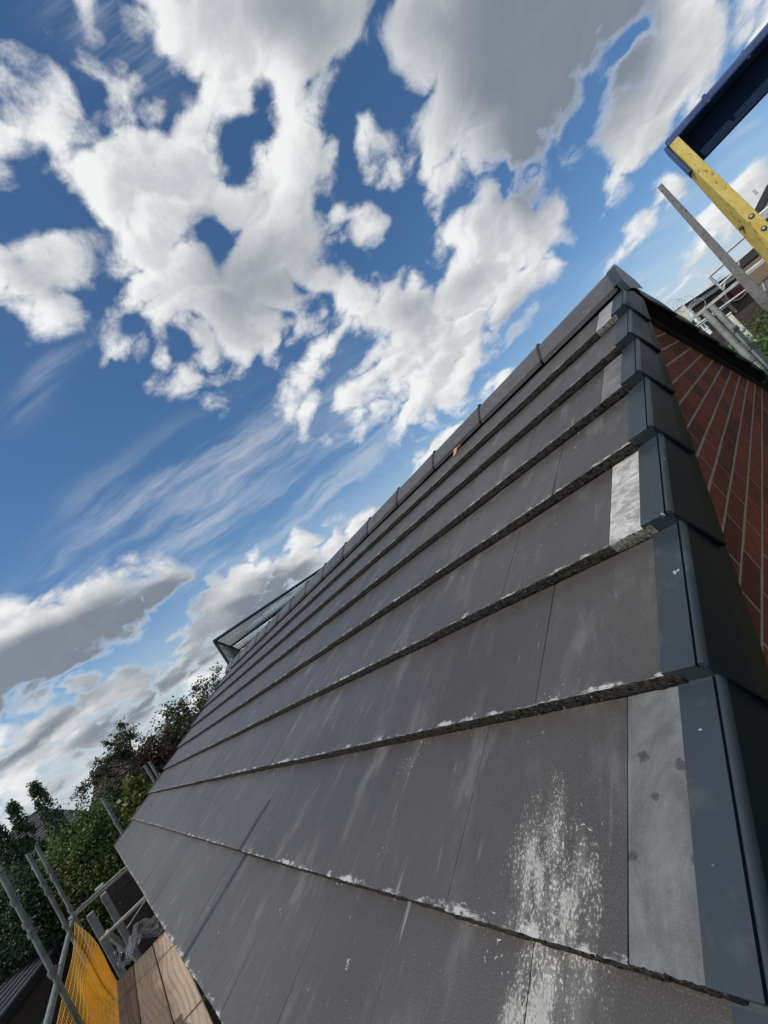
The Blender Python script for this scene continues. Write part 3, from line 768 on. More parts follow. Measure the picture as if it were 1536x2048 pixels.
# verge caps --------------------------------------------------------
def cap_mesh(back, far=False):
    """one dry verge unit: flat top strip, groove, rolled lip, deep side skirt, closed lower end"""
    L = G + 0.045
    vs, fs, mi, sm = [], [], [], []
    def tf(u, v, n):
        if far: u = (X_FAR + 0.0) - (u - X_CAP) + 0.078
        q = rp(u, v, n)
        return Vector((q.x, 2 * AP_Y - q.y, q.z)) if back else q
    flip = back != far
    def prof(v, lo):
        t = v / L
        n0 = 0.007 - (0.037) * min(1.0, v / G) if lo is None else lo
        fl = 0.010 * (1 - t)                       # the skirt flares at its lower end
        return [(X_CAP, n0), (X_CAP + 0.0005, n0 + 0.0015), (-0.0385, n0 + 0.002), (-0.0380, n0 - 0.007), (-0.0350, n0 - 0.007), (-0.0345, n0 + 0.0025),
                (-0.0325, n0 + 0.0050), (-0.0285, n0 + 0.0048), (-0.0255, n0 + 0.001), (-0.0240, n0 - 0.006),
                (-0.0215 + fl * .3, n0 - 0.04), (-0.019 + fl * .7, n0 - 0.08), (-0.016 + fl, n0 - 0.112 - 0.020 * (1 - t)), (-0.023 + fl, n0 - 0.116 - 0.020 * (1 - t)), (-0.025 + fl, n0 - 0.094)]
    nseg = 8
    rows = []
    for i in range(nseg + 1):
        v = L * i / nseg
        rows.append([tf(u, v, n) for u, n in prof(v, None)])
    nn = len(rows[0])
    base = 0
    for r in rows: vs.extend(r)
    for i in range(nseg):
        for j in range(nn - 1):
            q = (i * nn + j, i * nn + j + 1, (i + 1) * nn + j + 1, (i + 1) * nn + j)
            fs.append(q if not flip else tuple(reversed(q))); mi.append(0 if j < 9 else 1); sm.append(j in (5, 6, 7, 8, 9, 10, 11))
    # closed lower end: a rim face under the top strip and a lip round the skirt
    p0 = prof(0, None); drop = 0.039
    top = [(u, n) for u, n in p0[:10]]
    a = len(vs)
    vs.extend([tf(u, 0.0, n) for u, n in top]); vs.extend([tf(u, 0.004, (0.007 - drop)) for u, n in top])
    for j in range(9):
        q = (a + j, a + 10 + j, a + 11 + j, a + j + 1)
        fs.append(q if not flip else tuple(reversed(q))); mi.append(0); sm.append(False)
    # left edge of the top strip
    a = len(vs)
    for i in range(nseg + 1):
        v = L * i / nseg; n0 = 0.007 - 0.037 * min(1.0, v / G)
        vs.extend([tf(X_CAP, v, n0), tf(X_CAP, v, n0 - 0.022)])
    for i in range(nseg):
        q = (a + 2 * i, a + 2 * i + 2, a + 2 * i + 3, a + 2 * i + 1)
        fs.append(q if not flip else tuple(reversed(q))); mi.append(0); sm.append(False)
    # skirt thickness at the lower end
    a = len(vs); sk = p0[9:13]
    vs.extend([tf(u, 0.0, n) for u, n in sk]); vs.extend([tf(u - 0.012, 0.003, n) for u, n in sk])
    for j in range(3):
        q = (a + j, a + 4 + j, a + 5 + j, a + j + 1)
        fs.append(q if not flip else tuple(reversed(q))); mi.append(1); sm.append(False)
    me = bpy.data.meshes.new('verge_cap')
    o0 = tf(-0.04, 0, 0)
    me.from_pydata([tuple(p - o0) for p in vs], [], fs)
    me.materials.append(M_CAP); me.materials.append(M_SKIRT_SHADED)
    me.polygons.foreach_set('material_index', mi); me.polygons.foreach_set('use_smooth', sm)
    me.update()
    return me, o0
for back in (False, True):
    for far in (False, True):
        me, o0 = cap_mesh(back, far)
        for k in range(-0, NCOURSE):
            d = rp(0, k * G, 0)
            if back: d = Vector((0, -d.y, d.z))
            link_mesh('verge_cap', me, o0 + d, ROOF)
# undercloak under the verges, coloured dark for the shade there; barge board
for x0, x1 in ((XW - 0.02, -0.034), (X_FAR - 0.01, XL + 0.02)):
    m = MB()
    for back in (0, 1):
        pr_ = lambda u, v, n: (lambda q: Vector((q.x, 2 * AP_Y - q.y, q.z)) if back else q)(rp(u, v, n))
        a = [pr_(x0, 0.02, -0.098), pr_(x1, 0.02, -0.098), pr_(x1, AP_Y / CT - .03, -0.098), pr_(x0, AP_Y / CT - .03, -0.098)]
        b_ = [pr_(x0, 0.02, -0.106), pr_(x1, 0.02, -0.106), pr_(x1, AP_Y / CT - .03, -0.106), pr_(x0, AP_Y / CT - .03, -0.106)]
        m.quad(*a); m.quad(*reversed(b_)); 
        for i in range(4): m.quad(a[i], b_[i], b_[(i + 1) % 4], a[(i + 1) % 4])
    m.build('undercloak', M_DARK, ROOF)
m = MB()
for x0, x1, n0, n1 in ((XW + 0.001, XW + 0.022, -0.107, -0.165),):
    f = lambda u, v, n: (lambda q: Vector((q.x, 2 * AP_Y - q.y, q.z)))(rp(u, v, n))
    v0, v1 = 0.05, AP_Y / CT - .08
    P8 = [f(x0, v0, n0), f(x1, v0, n0), f(x1, v1, n0), f(x0, v1, n0), f(x0, v0, n1), f(x1, v0, n1), f(x1, v1, n1), f(x0, v1, n1)]
    for q in ((0, 1, 2, 3), (7, 6, 5, 4), (0, 4, 5, 1), (1, 5, 6, 2), (2, 6, 7, 3), (3, 7, 4, 0)): m.quad(*[P8[i] for i in q])
m.build('barge_board', M_CAP, ROOF)
m = MB(); a_, b__ = rp(XW + .012, .05, -0.112), rp(XW + .012, AP_Y / CT - .1, -0.112)
m.bar(a_, b__, 0.022, 0.014, (0, -ST, CT)); m.build('mortar_fillet', M_UNDER, ROOF)
# fascia, soffit and gutterless eave
m = MB(); m.box(((XW + XL) / 2, 0.075, -0.10), (abs(XL - XW), 0.022, 0.17)); m.build('fascia', M_DARK, HOUSE)
m = MB(); m.box(((XW + XL) / 2, 0.165, -0.175), (abs(XL - XW), 0.15, 0.012)); m.build('soffit', M_DARK, HOUSE)
m = MB(); m.box(((XW + XL) / 2, 2 * AP_Y - 0.075, -0.10), (abs(XL - XW), 0.022, 0.17)); m.build('fascia', M_DARK, HOUSE)

# ridge -----------------------------------------------------------------
def ridge_ring(x, s=1.0, lift=0.0):
    pts = []
    cy, cz = AP_Y, AP_Z - 0.001
    prof = [(-0.148, -0.060), (-0.120, -0.036), (-0.088, -0.006), (-0.055, 0.022), (-0.026, 0.037), (0, 0.042), (0.026, 0.037), (0.055, 0.022), (0.088, -0.006), (0.120, -0.036), (0.148, -0.060)]
    return [Vector((x, cy + y * s, cz + z * s + lift)) for y, z in prof]
def ridge_tile_mb(x0, x1):
    m = MB()
    outer = [ridge_ring(x0, 1.02, .003), ridge_ring(x0 - 0.0, 1.02, .003), ridge_ring((x0 + x1) / 2, 1.0), ridge_ring(x1, 0.985, -.002)]
    m.grid(outer)
    def low(r): return [r[0] + Vector((0, 0.006, -0.022))] + [p + Vector((0, 0, -0.022)) for p in r[1:-1]] + [r[-1] + Vector((0, -0.006, -0.022))]
    for r, fl in ((outer[0], False), (outer[-1], True)):
        rows = [r, low(r)] if not fl else [low(r), r]
        m.grid(rows, smooth=False)
    m.grid([[r[0] for r in outer], [low(r)[0] for r in outer]], smooth=False)
    m.grid([[low(r)[-1] for r in outer], [r[-1] for r in outer]], smooth=False)
    return m
xj = [-0.045, -0.516]
while xj[-1] - 0.515 > X_FAR + 0.1: xj.append(xj[-1] - 0.515)
xj.append(X_FAR - 0.01)
for i in range(len(xj) - 1):
    ridge_tile_mb(xj[i] - 0.005, xj[i + 1] + 0.005).build('ridge_tile', M_RIDGE, ROOF)
    if i:
        m = MB()
        rr = [ridge_ring(xj[i] + 0.008, 1.030, .002), ridge_ring(xj[i] - 0.008, 1.030, .002)]
        inn = [ridge_ring(xj[i] + 0.010, 0.97, 0), ridge_ring(xj[i] - 0.010, 0.97, 0)]
        m.grid(rr, smooth=False); m.grid([inn[0], rr[0]], smooth=False); m.grid([rr[1], inn[1]], smooth=False)
        m.box((xj[i], AP_Y - 0.006, AP_Z + 0.043), (0.016, 0.026, 0.010))
        m.build('ridge_union', M_RUBBER, ROOF)
# ridge end cap
m = MB()
r0 = ridge_ring(-0.055, 1.05, .006); r1 = ridge_ring(-0.010, 1.07, .008)
m.grid([r1, r0], smooth=False)
i0 = [p + Vector((0, 0, -0.03)) for p in r1]; i1 = [p + Vector((0, 0, -0.03)) for p in r0]
face = r1 + [Vector((-0.010, AP_Y + 0.150, AP_Z - 0.115)), Vector((-0.010, AP_Y - 0.150, AP_Z - 0.115))]
m.cap(face); m.cap([p - Vector((0.03, 0, 0)) for p in reversed(face)])
m.quad(face[-1], face[0], face[0] - Vector((0.03, 0, 0)), face[-1] - Vector((0.03, 0, 0)))
m.grid([r0, i1], smooth=False)
m.build('ridge_end_cap', M_CAP, ROOF)
# ridge roll seal line under the tiles
m = MB(); m.bar(rp(XW + .04, 2.70, 0.000), rp(X_FAR, 2.70, 0.000), 0.05, 0.008, (0, -ST, CT)); m.build('ridge_roll', M_RUBBER, ROOF)

# scrap on the roof
m = MB()
pts = [(-1.285, 2.562), (-1.245, 2.574), (-1.20, 2.571), (-1.18, 2.562), (-1.21, 2.559), (-1.25, 2.553)]
base = [rp(u, v, -0.012 + 0.03 * abs(math.sin(i * 1.3))) for i, (u, v) in enumerate(pts)]
m.cap(base); m.cap([p + Vector((0, 0, -0.002)) for p in reversed(base)])
for i in range(6): m.quad(base[i], base[i] + Vector((0, 0, -0.002)), base[(i + 1) % 6] + Vector((0, 0, -0.002)), base[(i + 1) % 6])
m.build('plastic_scrap', M_ORANGE, None, label='small orange plastic scrap lying on the roof just below the ridge', cat='scrap')

# ------------------------------------------------------------------ scaffold in front of the eaves
def coupler(p, ax, parent, r=0.024):
    """a steel coupler clamped round a tube"""
    ax = Vector(ax).normalized()
    m = MB()
    m.tube([p - ax * 0.022, p + ax * 0.022], r * 1.45, 10)
    s = ax.cross(Vector((0.3, 1, 0.2))).normalized(); u = ax.cross(s)
    m.box(p + s * (r * 1.6), (0.038, 0.03, 0.034), (ax, s, u))
    m.tube([p + s * r * 1.7 - u * 0.05, p + s * r * 1.7 + u * 0.05], 0.007, 6)
    m.box(p + s * (r * 1.7) + u * 0.04, (0.02, 0.02, 0.016), (ax, s, u))
    return m.build('coupler', M_COUPLER, parent)
def tube_part(name, pts, r, parent, mat_=M_GALVG, hollow=True, **kw):
    m = MB(); m.tube(pts, r, 14, hollow=hollow); return m.build(name, mat_, parent, **kw)
TR = 0.0205
SC = empty('scaffold', (-6.0, -0.62, GZ), label='green-grey tube scaffold with handrails along the eaves at lower left', cat='scaffold')
stands = {}
for key, az, hd in (('A', -96.82, 5.40), ('B', -94.97, 7.20), ('C', -94.30, 7.95)):
    p = bearing(az, 0, hd); stands[key] = p
    top = Vector((p.x, p.y, CAM.z + 0.0))
    t_ = tube_part('standard', [top, Vector((p.x, p.y, -1.1)), Vector((p.x, p.y, GZ))], TR, SC)
    for el in {'A': (-2.55, -4.6, -5.5, -8.9), 'B': (-2.9, -3.7, -6.8), 'C': (-2.35, -3.1, -6.1)}[key]:
        coupler(bearing(az, el, hd), (0, 0, 1), t_, TR)
    m = MB(); m.tube([top + Vector((0, 0, 0.001)), top + Vector((0, 0, 0.001)) - Vector((0, 0, .11))], 0.0185, 12); m.build('spigot', M_GALV, t_)
# a taller standard beside the photographer's left, its shadow falls up the slope
p = Vector((-2.12, -0.64, 0)); tube_part('standard', [(p.x, p.y, 1.42), (p.x, p.y, 0), (p.x, p.y, GZ)], TR, SC)
zr = -0.31
g0 = Vector((-7.72, -0.63, zr)); g1 = Vector((1.2, -0.80, zr))
tube_part('guard_rail', [g0, g0.lerp(g1, .5), g1], 0.024, SC, M_GALVG)
tube_part('ledger', [(-7.75, -0.66, -1.30), (1.2, -0.82, -1.30)], 0.024, SC)
tube_part('end_rail', [(-7.66, -0.66, zr + 0.02), (-7.62, 0.9, zr + 0.02)], 0.024, SC, M_GALV)
m = MB(); m.bar((-7.64, -0.60, zr + 0.047), (-7.60, 0.9, zr + 0.047), 0.05, 0.012); m.build('end_rail_trim', M_GALV, SC)
tube_part('mid_rail', [(-7.70, -0.52, -0.735), (-7.66, 0.9, -0.735)], 0.024, SC, M_GALV)
tube_part('brace', [(-7.74, -0.27, -0.86), (-8.0, 0.5, -0.66)], 0.008, SC, M_GALV)
for x in (-7.55, -5.2, -2.9, -0.4):
    tube_part('transom', [(x, -0.85, -1.275), (x, 0.2, -1.275)], 0.022, SC)
# boards rest on the transoms
def board_y(x): return -0.11 + (x + 7.8) * (-0.09 / 2.7) * 1.0
BW = 0.218
blabels = [('sunlit scaffold board beside the eaves crossed by net shadows', 0.035, M_BOARD), ('middle scaffold board between the eaves board and the net side board', -0.195, M_BOARD), ('outer scaffold board against the orange netting', -0.42, M_BOARD_SHADED)]
for lab, off, mt in blabels:
    m = MB()
    x0, x1 = -7.55, -1.2
    dirv = Vector((x1 - x0, board_y(x1) - board_y(x0), 0)).normalized(); sd_ = Vector((-dirv.y, dirv.x, 0))
    c0 = Vector((x0, board_y(x0) + off + 0.06, -1.22)); L = (x1 - x0)
    nseg = 24
    wsag = [0.004 * math.sin(i * 0.9 + off * 9) for i in range(nseg + 1)]
    top = [[c0 + dirv * (L * i / nseg) + sd_ * (s * BW / 2) + Vector((0, 0, 0.038 + wsag[i])) for s in (-1, -.94, .94, 1)] for i in range(nseg + 1)]
    for r in top: r[0].z -= .004; r[3].z -= .004
    m.grid(top, smooth=False)
    m.grid([[r[3] for r in top], [r[3] - Vector((0, 0, .036)) for r in top]], smooth=False)
    m.grid([[r[0] - Vector((0, 0, .036)) for r in top], [r[0] for r in top]], smooth=False)
    for r in (top[0], top[-1]): m.quad(r[0], r[3], r[3] - Vector((0, 0, .036)), r[0] - Vector((0, 0, .036)))
    m.quad(top[0][0] - Vector((0, 0, .036)), top[0][3] - Vector((0, 0, .036)), top[-1][3] - Vector((0, 0, .036)), top[-1][0] - Vector((0, 0, .036)))
    m.build('scaffold_board', mt, None, label=lab, cat='board', group='scaffold boards along the eaves')

# orange debris netting
def net_pt(s, t):
    x = -7.66 + s * 7.2
    yt = -0.63 - 0.018 * s * 7.2; yb = board_y(x) - 0.42
    zt = -0.36 - 0.05 * (1 - math.exp(-s * 6)) ; zb = -1.20
    y = yt + (yb - yt) * t; z_ = zt + (zb - zt) * t
    bulge = 0.035 * math.sin(math.pi * t) * math.sin(s * 23 + 0.6) + 0.02 * math.sin(t * 5 + s * 9)
    return Vector((x, y + bulge, z_ + 0.006 * math.sin(s * 25)))
def net_mat(name, colr, trans):
    m, t, b, o = mat(name)
    pos = t.add('ShaderNodeNewGeometry').outputs['Position']
    n = t.noise(pos, 9, 4, 0.6)
    c = t.mix(t.mapr(n, .3, .7), colr, tuple(x * .7 for x in colr))
    t.put(b.inputs['Base Color'], c); b.inputs['Roughness'].default_value = 0.6
    tr = t.add('ShaderNodeBsdfTranslucent'); t.put(tr.inputs[0], c)
    tp = t.add('ShaderNodeBsdfTransparent')
    mx = t.add('ShaderNodeMixShader'); mx.inputs[0].default_value = 0.5
    t.l.new(b.outputs[0], mx.inputs[1]); t.l.new(tr.outputs[0], mx.inputs[2])
    # the fine weave: threads with small openings between
    w = t.add('ShaderNodeTexWave', bands_direction='X'); w.inputs['Scale'].default_value = 60; t.put(w.inputs[0], pos)
    w2 = t.add('ShaderNodeTexWave', bands_direction='Z'); w2.inputs['Scale'].default_value = 50; t.put(w2.inputs[0], pos)
    hole = t.math('MULTIPLY', t.mapr(t.math('ADD', t.sep(pos)[2], t.math('MULTIPLY', t.noise(pos, 2.2, 2, .5), .3)), -.62, -.42, .22, 0.97), t.math('MULTIPLY', t.mapr(w.outputs['Fac'], .1, .4, .8, 1.), t.mapr(w2.outputs['Fac'], .1, .4, .8, 1.)))
    mx2 = t.add('ShaderNodeMixShader'); t.put(mx2.inputs[0], t.math('MULTIPLY', hole, trans))
    t.l.new(mx.outputs[0], mx2.inputs[1]); t.l.new(tp.outputs[0], mx2.inputs[2]); t.l.new(mx2.outputs[0], o.inputs['Surface'])
    return m
M_NET = net_mat('orange_netting', (0.80, 0.36, 0.015), 1.0)
M_NETS = simple('orange_net_strand', (0.90, 0.50, 0.07), (0.95, 0.58, 0.12), 20, 0.6)
NET = empty('debris_netting', (-6.0, -0.7, -1.2), label='orange debris netting hung from the scaffold guard rail', cat='netting')
m = MB(); m.grid([[net_pt(s, t) for t in np.linspace(0, 1, 22)] for s in np.linspace(0, 1, 160)]); m.build('net_sheet', M_NET, NET)
m = MB()
for t in np.linspace(0, 1, 17):
    m.tube([net_pt(s, t) + Vector((0, 0.002, 0)) for s in np.linspace(0, 1, 150)], 0.0025, 4, caps=False)
for s in np.linspace(0, 1, 130):
    m.tube([net_pt(s, t) + Vector((0, 0.003, 0)) for t in np.linspace(0, 1, 12)], 0.0013, 3, caps=False)
m.build('net_strand', M_NETS, NET, kind='stuff')
# green tarpaulin bundle behind the net
m = MB()
rows = []
for i in range(14):
    a = i / 13
    rows.append([Vector((-5.25 + 1.7 * a + 0.03 * math.sin(j * 2 + i), -0.84 - 0.004 * i + 0.06 * math.cos(t) * (0.9 + .15 * math.sin(i * 1.7)), -0.66 + 0.24 * math.sin(t) * (1 + .12 * math.sin(i * 2.3 + j)))) for j, t in enumerate(np.linspace(0, 2 * math.pi, 17)[:-1])])
m.grid(rows, closed=True); m.cap(list(reversed(rows[0]))); m.cap(rows[-1])
m.build('tarpaulin', M_TEAL, None, label='rolled green tarpaulin behind the orange netting', cat='tarpaulin')
# clear polythene sheet crumpled at the far end of the boards
mt, t, b, o = mat('clear_polythene')
b.inputs['Base Color'].default_value = (0.22, 0.23, 0.25, 1); b.inputs['Roughness'].default_value = 0.10; b.inputs['Specular IOR Level'].default_value = 0.9
tp = t.add('ShaderNodeBsdfTransparent'); mx = t.add('ShaderNodeMixShader')
fres = t.add('ShaderNodeLayerWeight'); fres.inputs[0].default_value = 0.35
t.put(mx.inputs[0], t.mapr(fres.outputs['Facing'], 0.0, 0.9, 0.16, 0.60)); t.l.new(tp.outputs[0], mx.inputs[1]); t.l.new(b.outputs[0], mx.inputs[2]); t.l.new(mx.outputs[0], o.inputs['Surface'])
pos = t.add('ShaderNodeNewGeometry').outputs['Position']
bump(t, b, t.noise(pos, 14, 4, 0.6, 1.5), 0.8, 0.03)
M_POLY = mt
m = MB()
def sheet(s, q):
    x = -7.45 - 0.75 * s; y = -0.48 + 0.62 * q
    h = 0.05 * math.sin(9 * s + 5 * q) + 0.045 * math.sin(13 * q - 6 * s + 1) + 0.03 * math.sin(31 * s + 17 * q) + 0.02 * math.sin(43 * q)
    ridge = 0.22 * math.exp(-((q - 0.35 - .3 * s) / 0.16) ** 2) * math.sin(math.pi * min(1, s + .15))
    return Vector((x + 0.03 * math.sin(20 * q), y + 0.03 * math.sin(17 * s), -1.12 + h * (0.3 + s * .7) + ridge))
m.grid([[sheet(s, q) for q in np.linspace(0, 1, 40)] for s in np.linspace(0, 1, 36)])
m.build('polythene_sheet', M_POLY, None, label='crumpled clear polythene sheet at the far end of the boards', cat='plastic sheet')

# second scaffold beyond the far gable
SC2 = empty('scaffold', (-9.4, 0.6, GZ), label='scaffold poles showing past the far end of the roof', cat='scaffold')
for az, hd, cps in ((-88.95, 9.0, (-2.75,)), (-84.82, 9.8, ()), (-84.36, 10.4, ())):
    p = bearing(az, 0, hd)
    t_ = tube_part('standard', [p, Vector((p.x, p.y, -1)), Vector((p.x, p.y, GZ))], 0.024, SC2)
    for e_ in cps: coupler(bearing(az, e_, hd), (0, 0, 1), t_)
tube_part('ledger', [(-9.0, -0.3, -1.3), (-9.9, 1.6, -1.3)], 0.024, SC2)

# ------------------------------------------------------------------ neighbour's fence, shed, beyond the platform
F1 = empty('garden_fence', (-9.6, 0.0, GZ), label='dark timber garden fence with grey concrete posts beyond the platform', cat='fence')
for i, (az, el, hd) in enumerate(((-92.1, -7.0, 9.3), (-93.42, -7.5, 8.7))):
    p = bearing(az, el, hd)
    m = MB(); m.box((p.x, p.y, (p.z + GZ) / 2), (0.10, 0.085, p.z - GZ)); bevel(m.build('fence_post', M_CONC, F1), 0.008)
for r_ in range(11):
    zb = -0.62 - r_ * 0.152
    m = MB(); m.box((-9.55, 0.60, zb), (0.022, 1.85, 0.145), (Vector((1, 0.02, 0)).normalized(), Vector((-.02, 1, 0)).normalized(), Vector((0, 0.02, 1)).normalized())); m.build('fence_board', M_FENCE, F1)
m = MB(); m.bar((-9.15, -0.52, -0.95), (-9.3, -0.36, -1.65), 0.05, 0.07); m.build('fence_strut', M_CONC, F1)
p = bearing(-92.1, -5.95, 9.9)
F2 = empty('brick_pier', (p.x, p.y, GZ), label='small brick pier poking up behind the concrete fence posts', cat='pier')
m = MB(); m.box((p.x, p.y, (p.z - .12 + GZ) / 2), (0.2, 0.075, p.z - .12 - GZ)); m.build('pier_shaft', M_BRICK, F2)
m = MB(); m.box((p.x, p.y, p.z - 0.09), (0.24, 0.12, 0.06)); m.build('pier_cap', M_CONC, F2)
F3 = empty('boundary_fence', (-11, -1.6, GZ), label='low dark boarded fence running in front of the shed at lower left', cat='fence')
for i in range(34):
    x = -6.3 - i * 0.125; yy = -1.55 + 0.13 * (x + 6.3) * -0.35
    m = MB(); m.box((x, yy, (GZ - 1.62 + random.uniform(-.01, .01)) / 2 ), (0.118, 0.018, -1.62 - GZ)); m.build('fence_board', M_FENCE, F3)
m = MB(); m.bar((-6.2, -1.55, -1.60), (-10.5, -1.36, -1.60), 0.05, 0.04); m.build('fence_rail', M_FENCE, F3)
# shed with slate roof
SH = empty('garden_shed', (-12.2, -2.0, GZ), label='garden outbuilding with dark slate roof at the lower left edge', cat='shed')
e0 = bearing(-101.5, -8.7, 9.6); e1 = bearing(-93.6, -7.15, 12.2); r0 = bearing(-101.0, -5.25, 12.0); r1 = bearing(-93.6, -5.75, 13.6)
e0.z = e1.z = -0.86; r0.z = r1.z = -0.60
NSL = 11
for i in range(NSL):
    a, b2 = i / NSL, (i + 1) / NSL
    p00, p01, p10, p11 = e0.lerp(r0, a), e1.lerp(r1, a), e0.lerp(r0, b2 + .02), e1.lerp(r1, b2 + .02)
    upv = Vector((0, 0, 0.018))
    m = MB(); m.quad(p00 + upv, p01 + upv, p11, p10); m.quad(p00, p01, p01 + upv, p00 + upv); m.quad(p10 - upv * .3, p11 - upv * .3, p01, p00)
    m.quad(p00, p00 + upv, p10, p10 - upv * .3)
    m.build('slate_course', M_SLATE, SH)
rb0 = r0 + (r0 - e0); rb1 = r1 + (r1 - e1); rb0.z = rb1.z = e0.z
m = MB(); m.quad(r0, r1, rb1, rb0); m.quad(r0, rb0, e0); m.quad(r1, e1, rb1); m.build('back_roof', M_SLATE, SH)
ins = 0.12
m = MB()
c0 = (e0 + rb1) / 2
ring = [q.lerp(c0, 0.06) for q in (e0, e1, rb1, rb0)]
for i in range(4):
    a, b2 = ring[i], ring[(i + 1) % 4]
    m.quad((a.x, a.y, GZ), (b2.x, b2.y, GZ), (b2.x, b2.y, e0.z - .01), (a.x, a.y, e0.z - .01))
m.build('wall', M_FENCE, SH)
m = MB(); m.bar(e0 + Vector((0.03, 0, -.05)), e1 + Vector((.03, 0, -.05)), 0.03, 0.11); m.build('fascia', M_DARK, SH)

# houses beyond the hedge
def hip_house(name, label, corners, eave, ridge, apex_h, rmat, wmat):
    h = empty(name, ((corners[0][0] + corners[2][0]) / 2, (corners[0][1] + corners[2][1]) / 2, GZ), label=label, cat='house')
    C4 = [Vector((x, y, eave)) for x, y in corners]
    A, B = [Vector((x, y, apex_h)) for x, y in ridge]
    NC = 14
    def slope(q0, q1, t0, t1):
        m = MB()
        for i in range(NC):
            a, b2 = i / NC, (i + 1) / NC
            u = Vector((0, 0, 0.05))
            p0, p1, p2, p3 = q0.lerp(t0, a), q1.lerp(t1, a), q1.lerp(t1, b2), q0.lerp(t0, b2)
            m.quad(p0 + u, p1 + u, p2, p3); m.quad(p0, p1, p1 + u, p0 + u)
        return m
    for k, (a, b2, c, d) in enumerate(((0, 1, A, B), (2, 3, B, A), (1, 2, B, B), (3, 0, A, A))):
        slope(C4[a], C4[b2], c, d).build('roof_slope', rmat, h)
    m = MB()
    cc = (C4[0] + C4[2]) / 2
    ring = [q.lerp(cc, 0.08) for q in C4]
    for i in range(4):
        a, b2 = ring[i], ring[(i + 1) % 4]
        m.quad((a.x, a.y, GZ), (b2.x, b2.y, GZ), (b2.x, b2.y, eave), (a.x, a.y, eave))
    m.build('wall', wmat, h)
    m = MB(); m.tube([A, B], 0.09, 8); m.build('ridge_line', rmat, h)
    return h
# grey hipped roof: bearings -95.5..-90.8
hip_house('neighbour_house', 'far grey hipped roof behind the hedge at the left edge', [(-28, -4.6), (-28, -0.2), (-36, -0.2), (-36, -4.6)], 0.45, [(-32, -2.9), (-32, -1.6)], 2.05, M_ROOFGREY, M_RENDER)
hip_house('neighbour_house', 'far brown hipped roof behind the sparse tree', [(-22, -0.3), (-22, 3.2), (-29, 3.2), (-29, -0.3)], 0.0, [(-25.5, 0.7), (-25.5, 1.4)], 1.72, M_ROOFBROWN, M_RENDER)

# ------------------------------------------------------------------ batting-cage style netted frame behind the ridge
CG = empty('netted_frame', (-12, 4.8, GZ), label='dark green framed sports net rising behind the far ridge', cat='sports net')
K = Vector((-10.48, 3.29, 2.0)); Lx = Vector((-9.50, 6.80, 2.0)); K1 = Vector((-13.90, 4.68, 2.0)); K2 = Vector((-17.1, 5.92, 2.0)); L1 = Vector((-12.6, 7.35, 2.0)); L2 = Vector((-16.1, 9.4, 2.0))
def frame_bar(a, b2, r=0.035): m = MB(); m.tube([a, b2], r, 8); m.build('frame_bar', M_GREENF, CG)
for a, b2 in ((K, Lx), (K, K2), (K1, L1), (Lx, L2), (K2, L2)): frame_bar(a, b2)
for q in (K, Lx, K2, L2): frame_bar(q, Vector((q.x, q.y, GZ)))
def netpanel(a, b2, c, d, n1, n2, sag=0.0):
    m = MB()
    f = lambda s, t: (a.lerp(b2, s)).lerp(d.lerp(c, s), t) - Vector((0, 0, sag * math.sin(math.pi * s) * math.sin(math.pi * t)))
    for i in range(n1 + 1): m.tube([f(i / n1, t) for t in (0, .33, .66, 1)], 0.0022, 3, caps=False)
    for j in range(n2 + 1): m.tube([f(s, j / n2) for s in (0, .25, .5, .75, 1)], 0.0022, 3, caps=False)
    return m.build('net_mesh', M_GREENF, CG, kind='stuff')
down = lambda q: Vector((q.x, q.y, 0.6))
netpanel(K, Lx, L1, K1, 60, 60, 0.05)
netpanel(K1, L1, L2, K2, 50, 50, 0.05)
netpanel(K, K2, down(K2), down(K), 120, 28)
netpanel(K2, L2, down(L2), down(K2), 60, 28)

# ------------------------------------------------------------------ right side: ladder
LD = empty('step_ladder', (CAM.x + 0.3, 1.9, GZ), label='yellow fibreglass stepladder with scuffed blue top at upper right', cat='ladder')
cx, cy, cz = CAM
def LP(dx, dy, dz): return Vector((cx + dx, cy + dy, cz + dz))
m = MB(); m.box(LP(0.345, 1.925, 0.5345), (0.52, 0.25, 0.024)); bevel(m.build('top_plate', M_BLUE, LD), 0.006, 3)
m = MB(); m.box(LP(0.352, 1.868, 0.478), (0.50, 0.016, 0.088)); bevel(m.build('top_skirt', M_BLUE_SHADED, LD), 0.003)
m = MB(); m.box(LP(0.079, 1.845, 0.478), (0.010, 0.09, 0.110)); bevel(m.build('end_skirt', M_BLUE, LD), 0.003)
m = MB(); m.box(LP(0.30, 1.812, 0.5345), (0.007, 0.018, 0.027)); m.build('top_rib', M_BLUE, LD)
m = MB(); m.box(LP(0.20, 1.805, 0.5345), (0.009, 0.024, 0.026)); m.build('top_rib', M_BLUE, LD)
def rail(xa, xb, splay):
    m = MB()
    zt, zb = 0.525, -3.6
    sp = lambda z_: splay * (zt - z_)
    # front flange, web and rear flange of the channel, each 4 mm thick
    def sec(z_):
        s = sp(z_)
        return [LP(xb, 1.800, z_), LP(xa, 1.800, z_), LP(xa - 0.009 - s, 1.872, z_), LP(xb - 0.009 - s, 1.872, z_), LP(xb - 0.009 - s, 1.868, z_), LP(xa - 0.005 - s, 1.868, z_), LP(xa + 0.004, 1.804, z_), LP(xb, 1.804, z_)]
    m.grid([sec(zt), sec(0.2), sec(-0.4), sec(zb + 0.2)], closed=True, smooth=False); m.cap(sec(zt))
    return m.build('stile', M_YELLOW, LD)
bevel(rail(0.0875, 0.114, 0.045), 0.0015)
m = MB()
a = 0.0
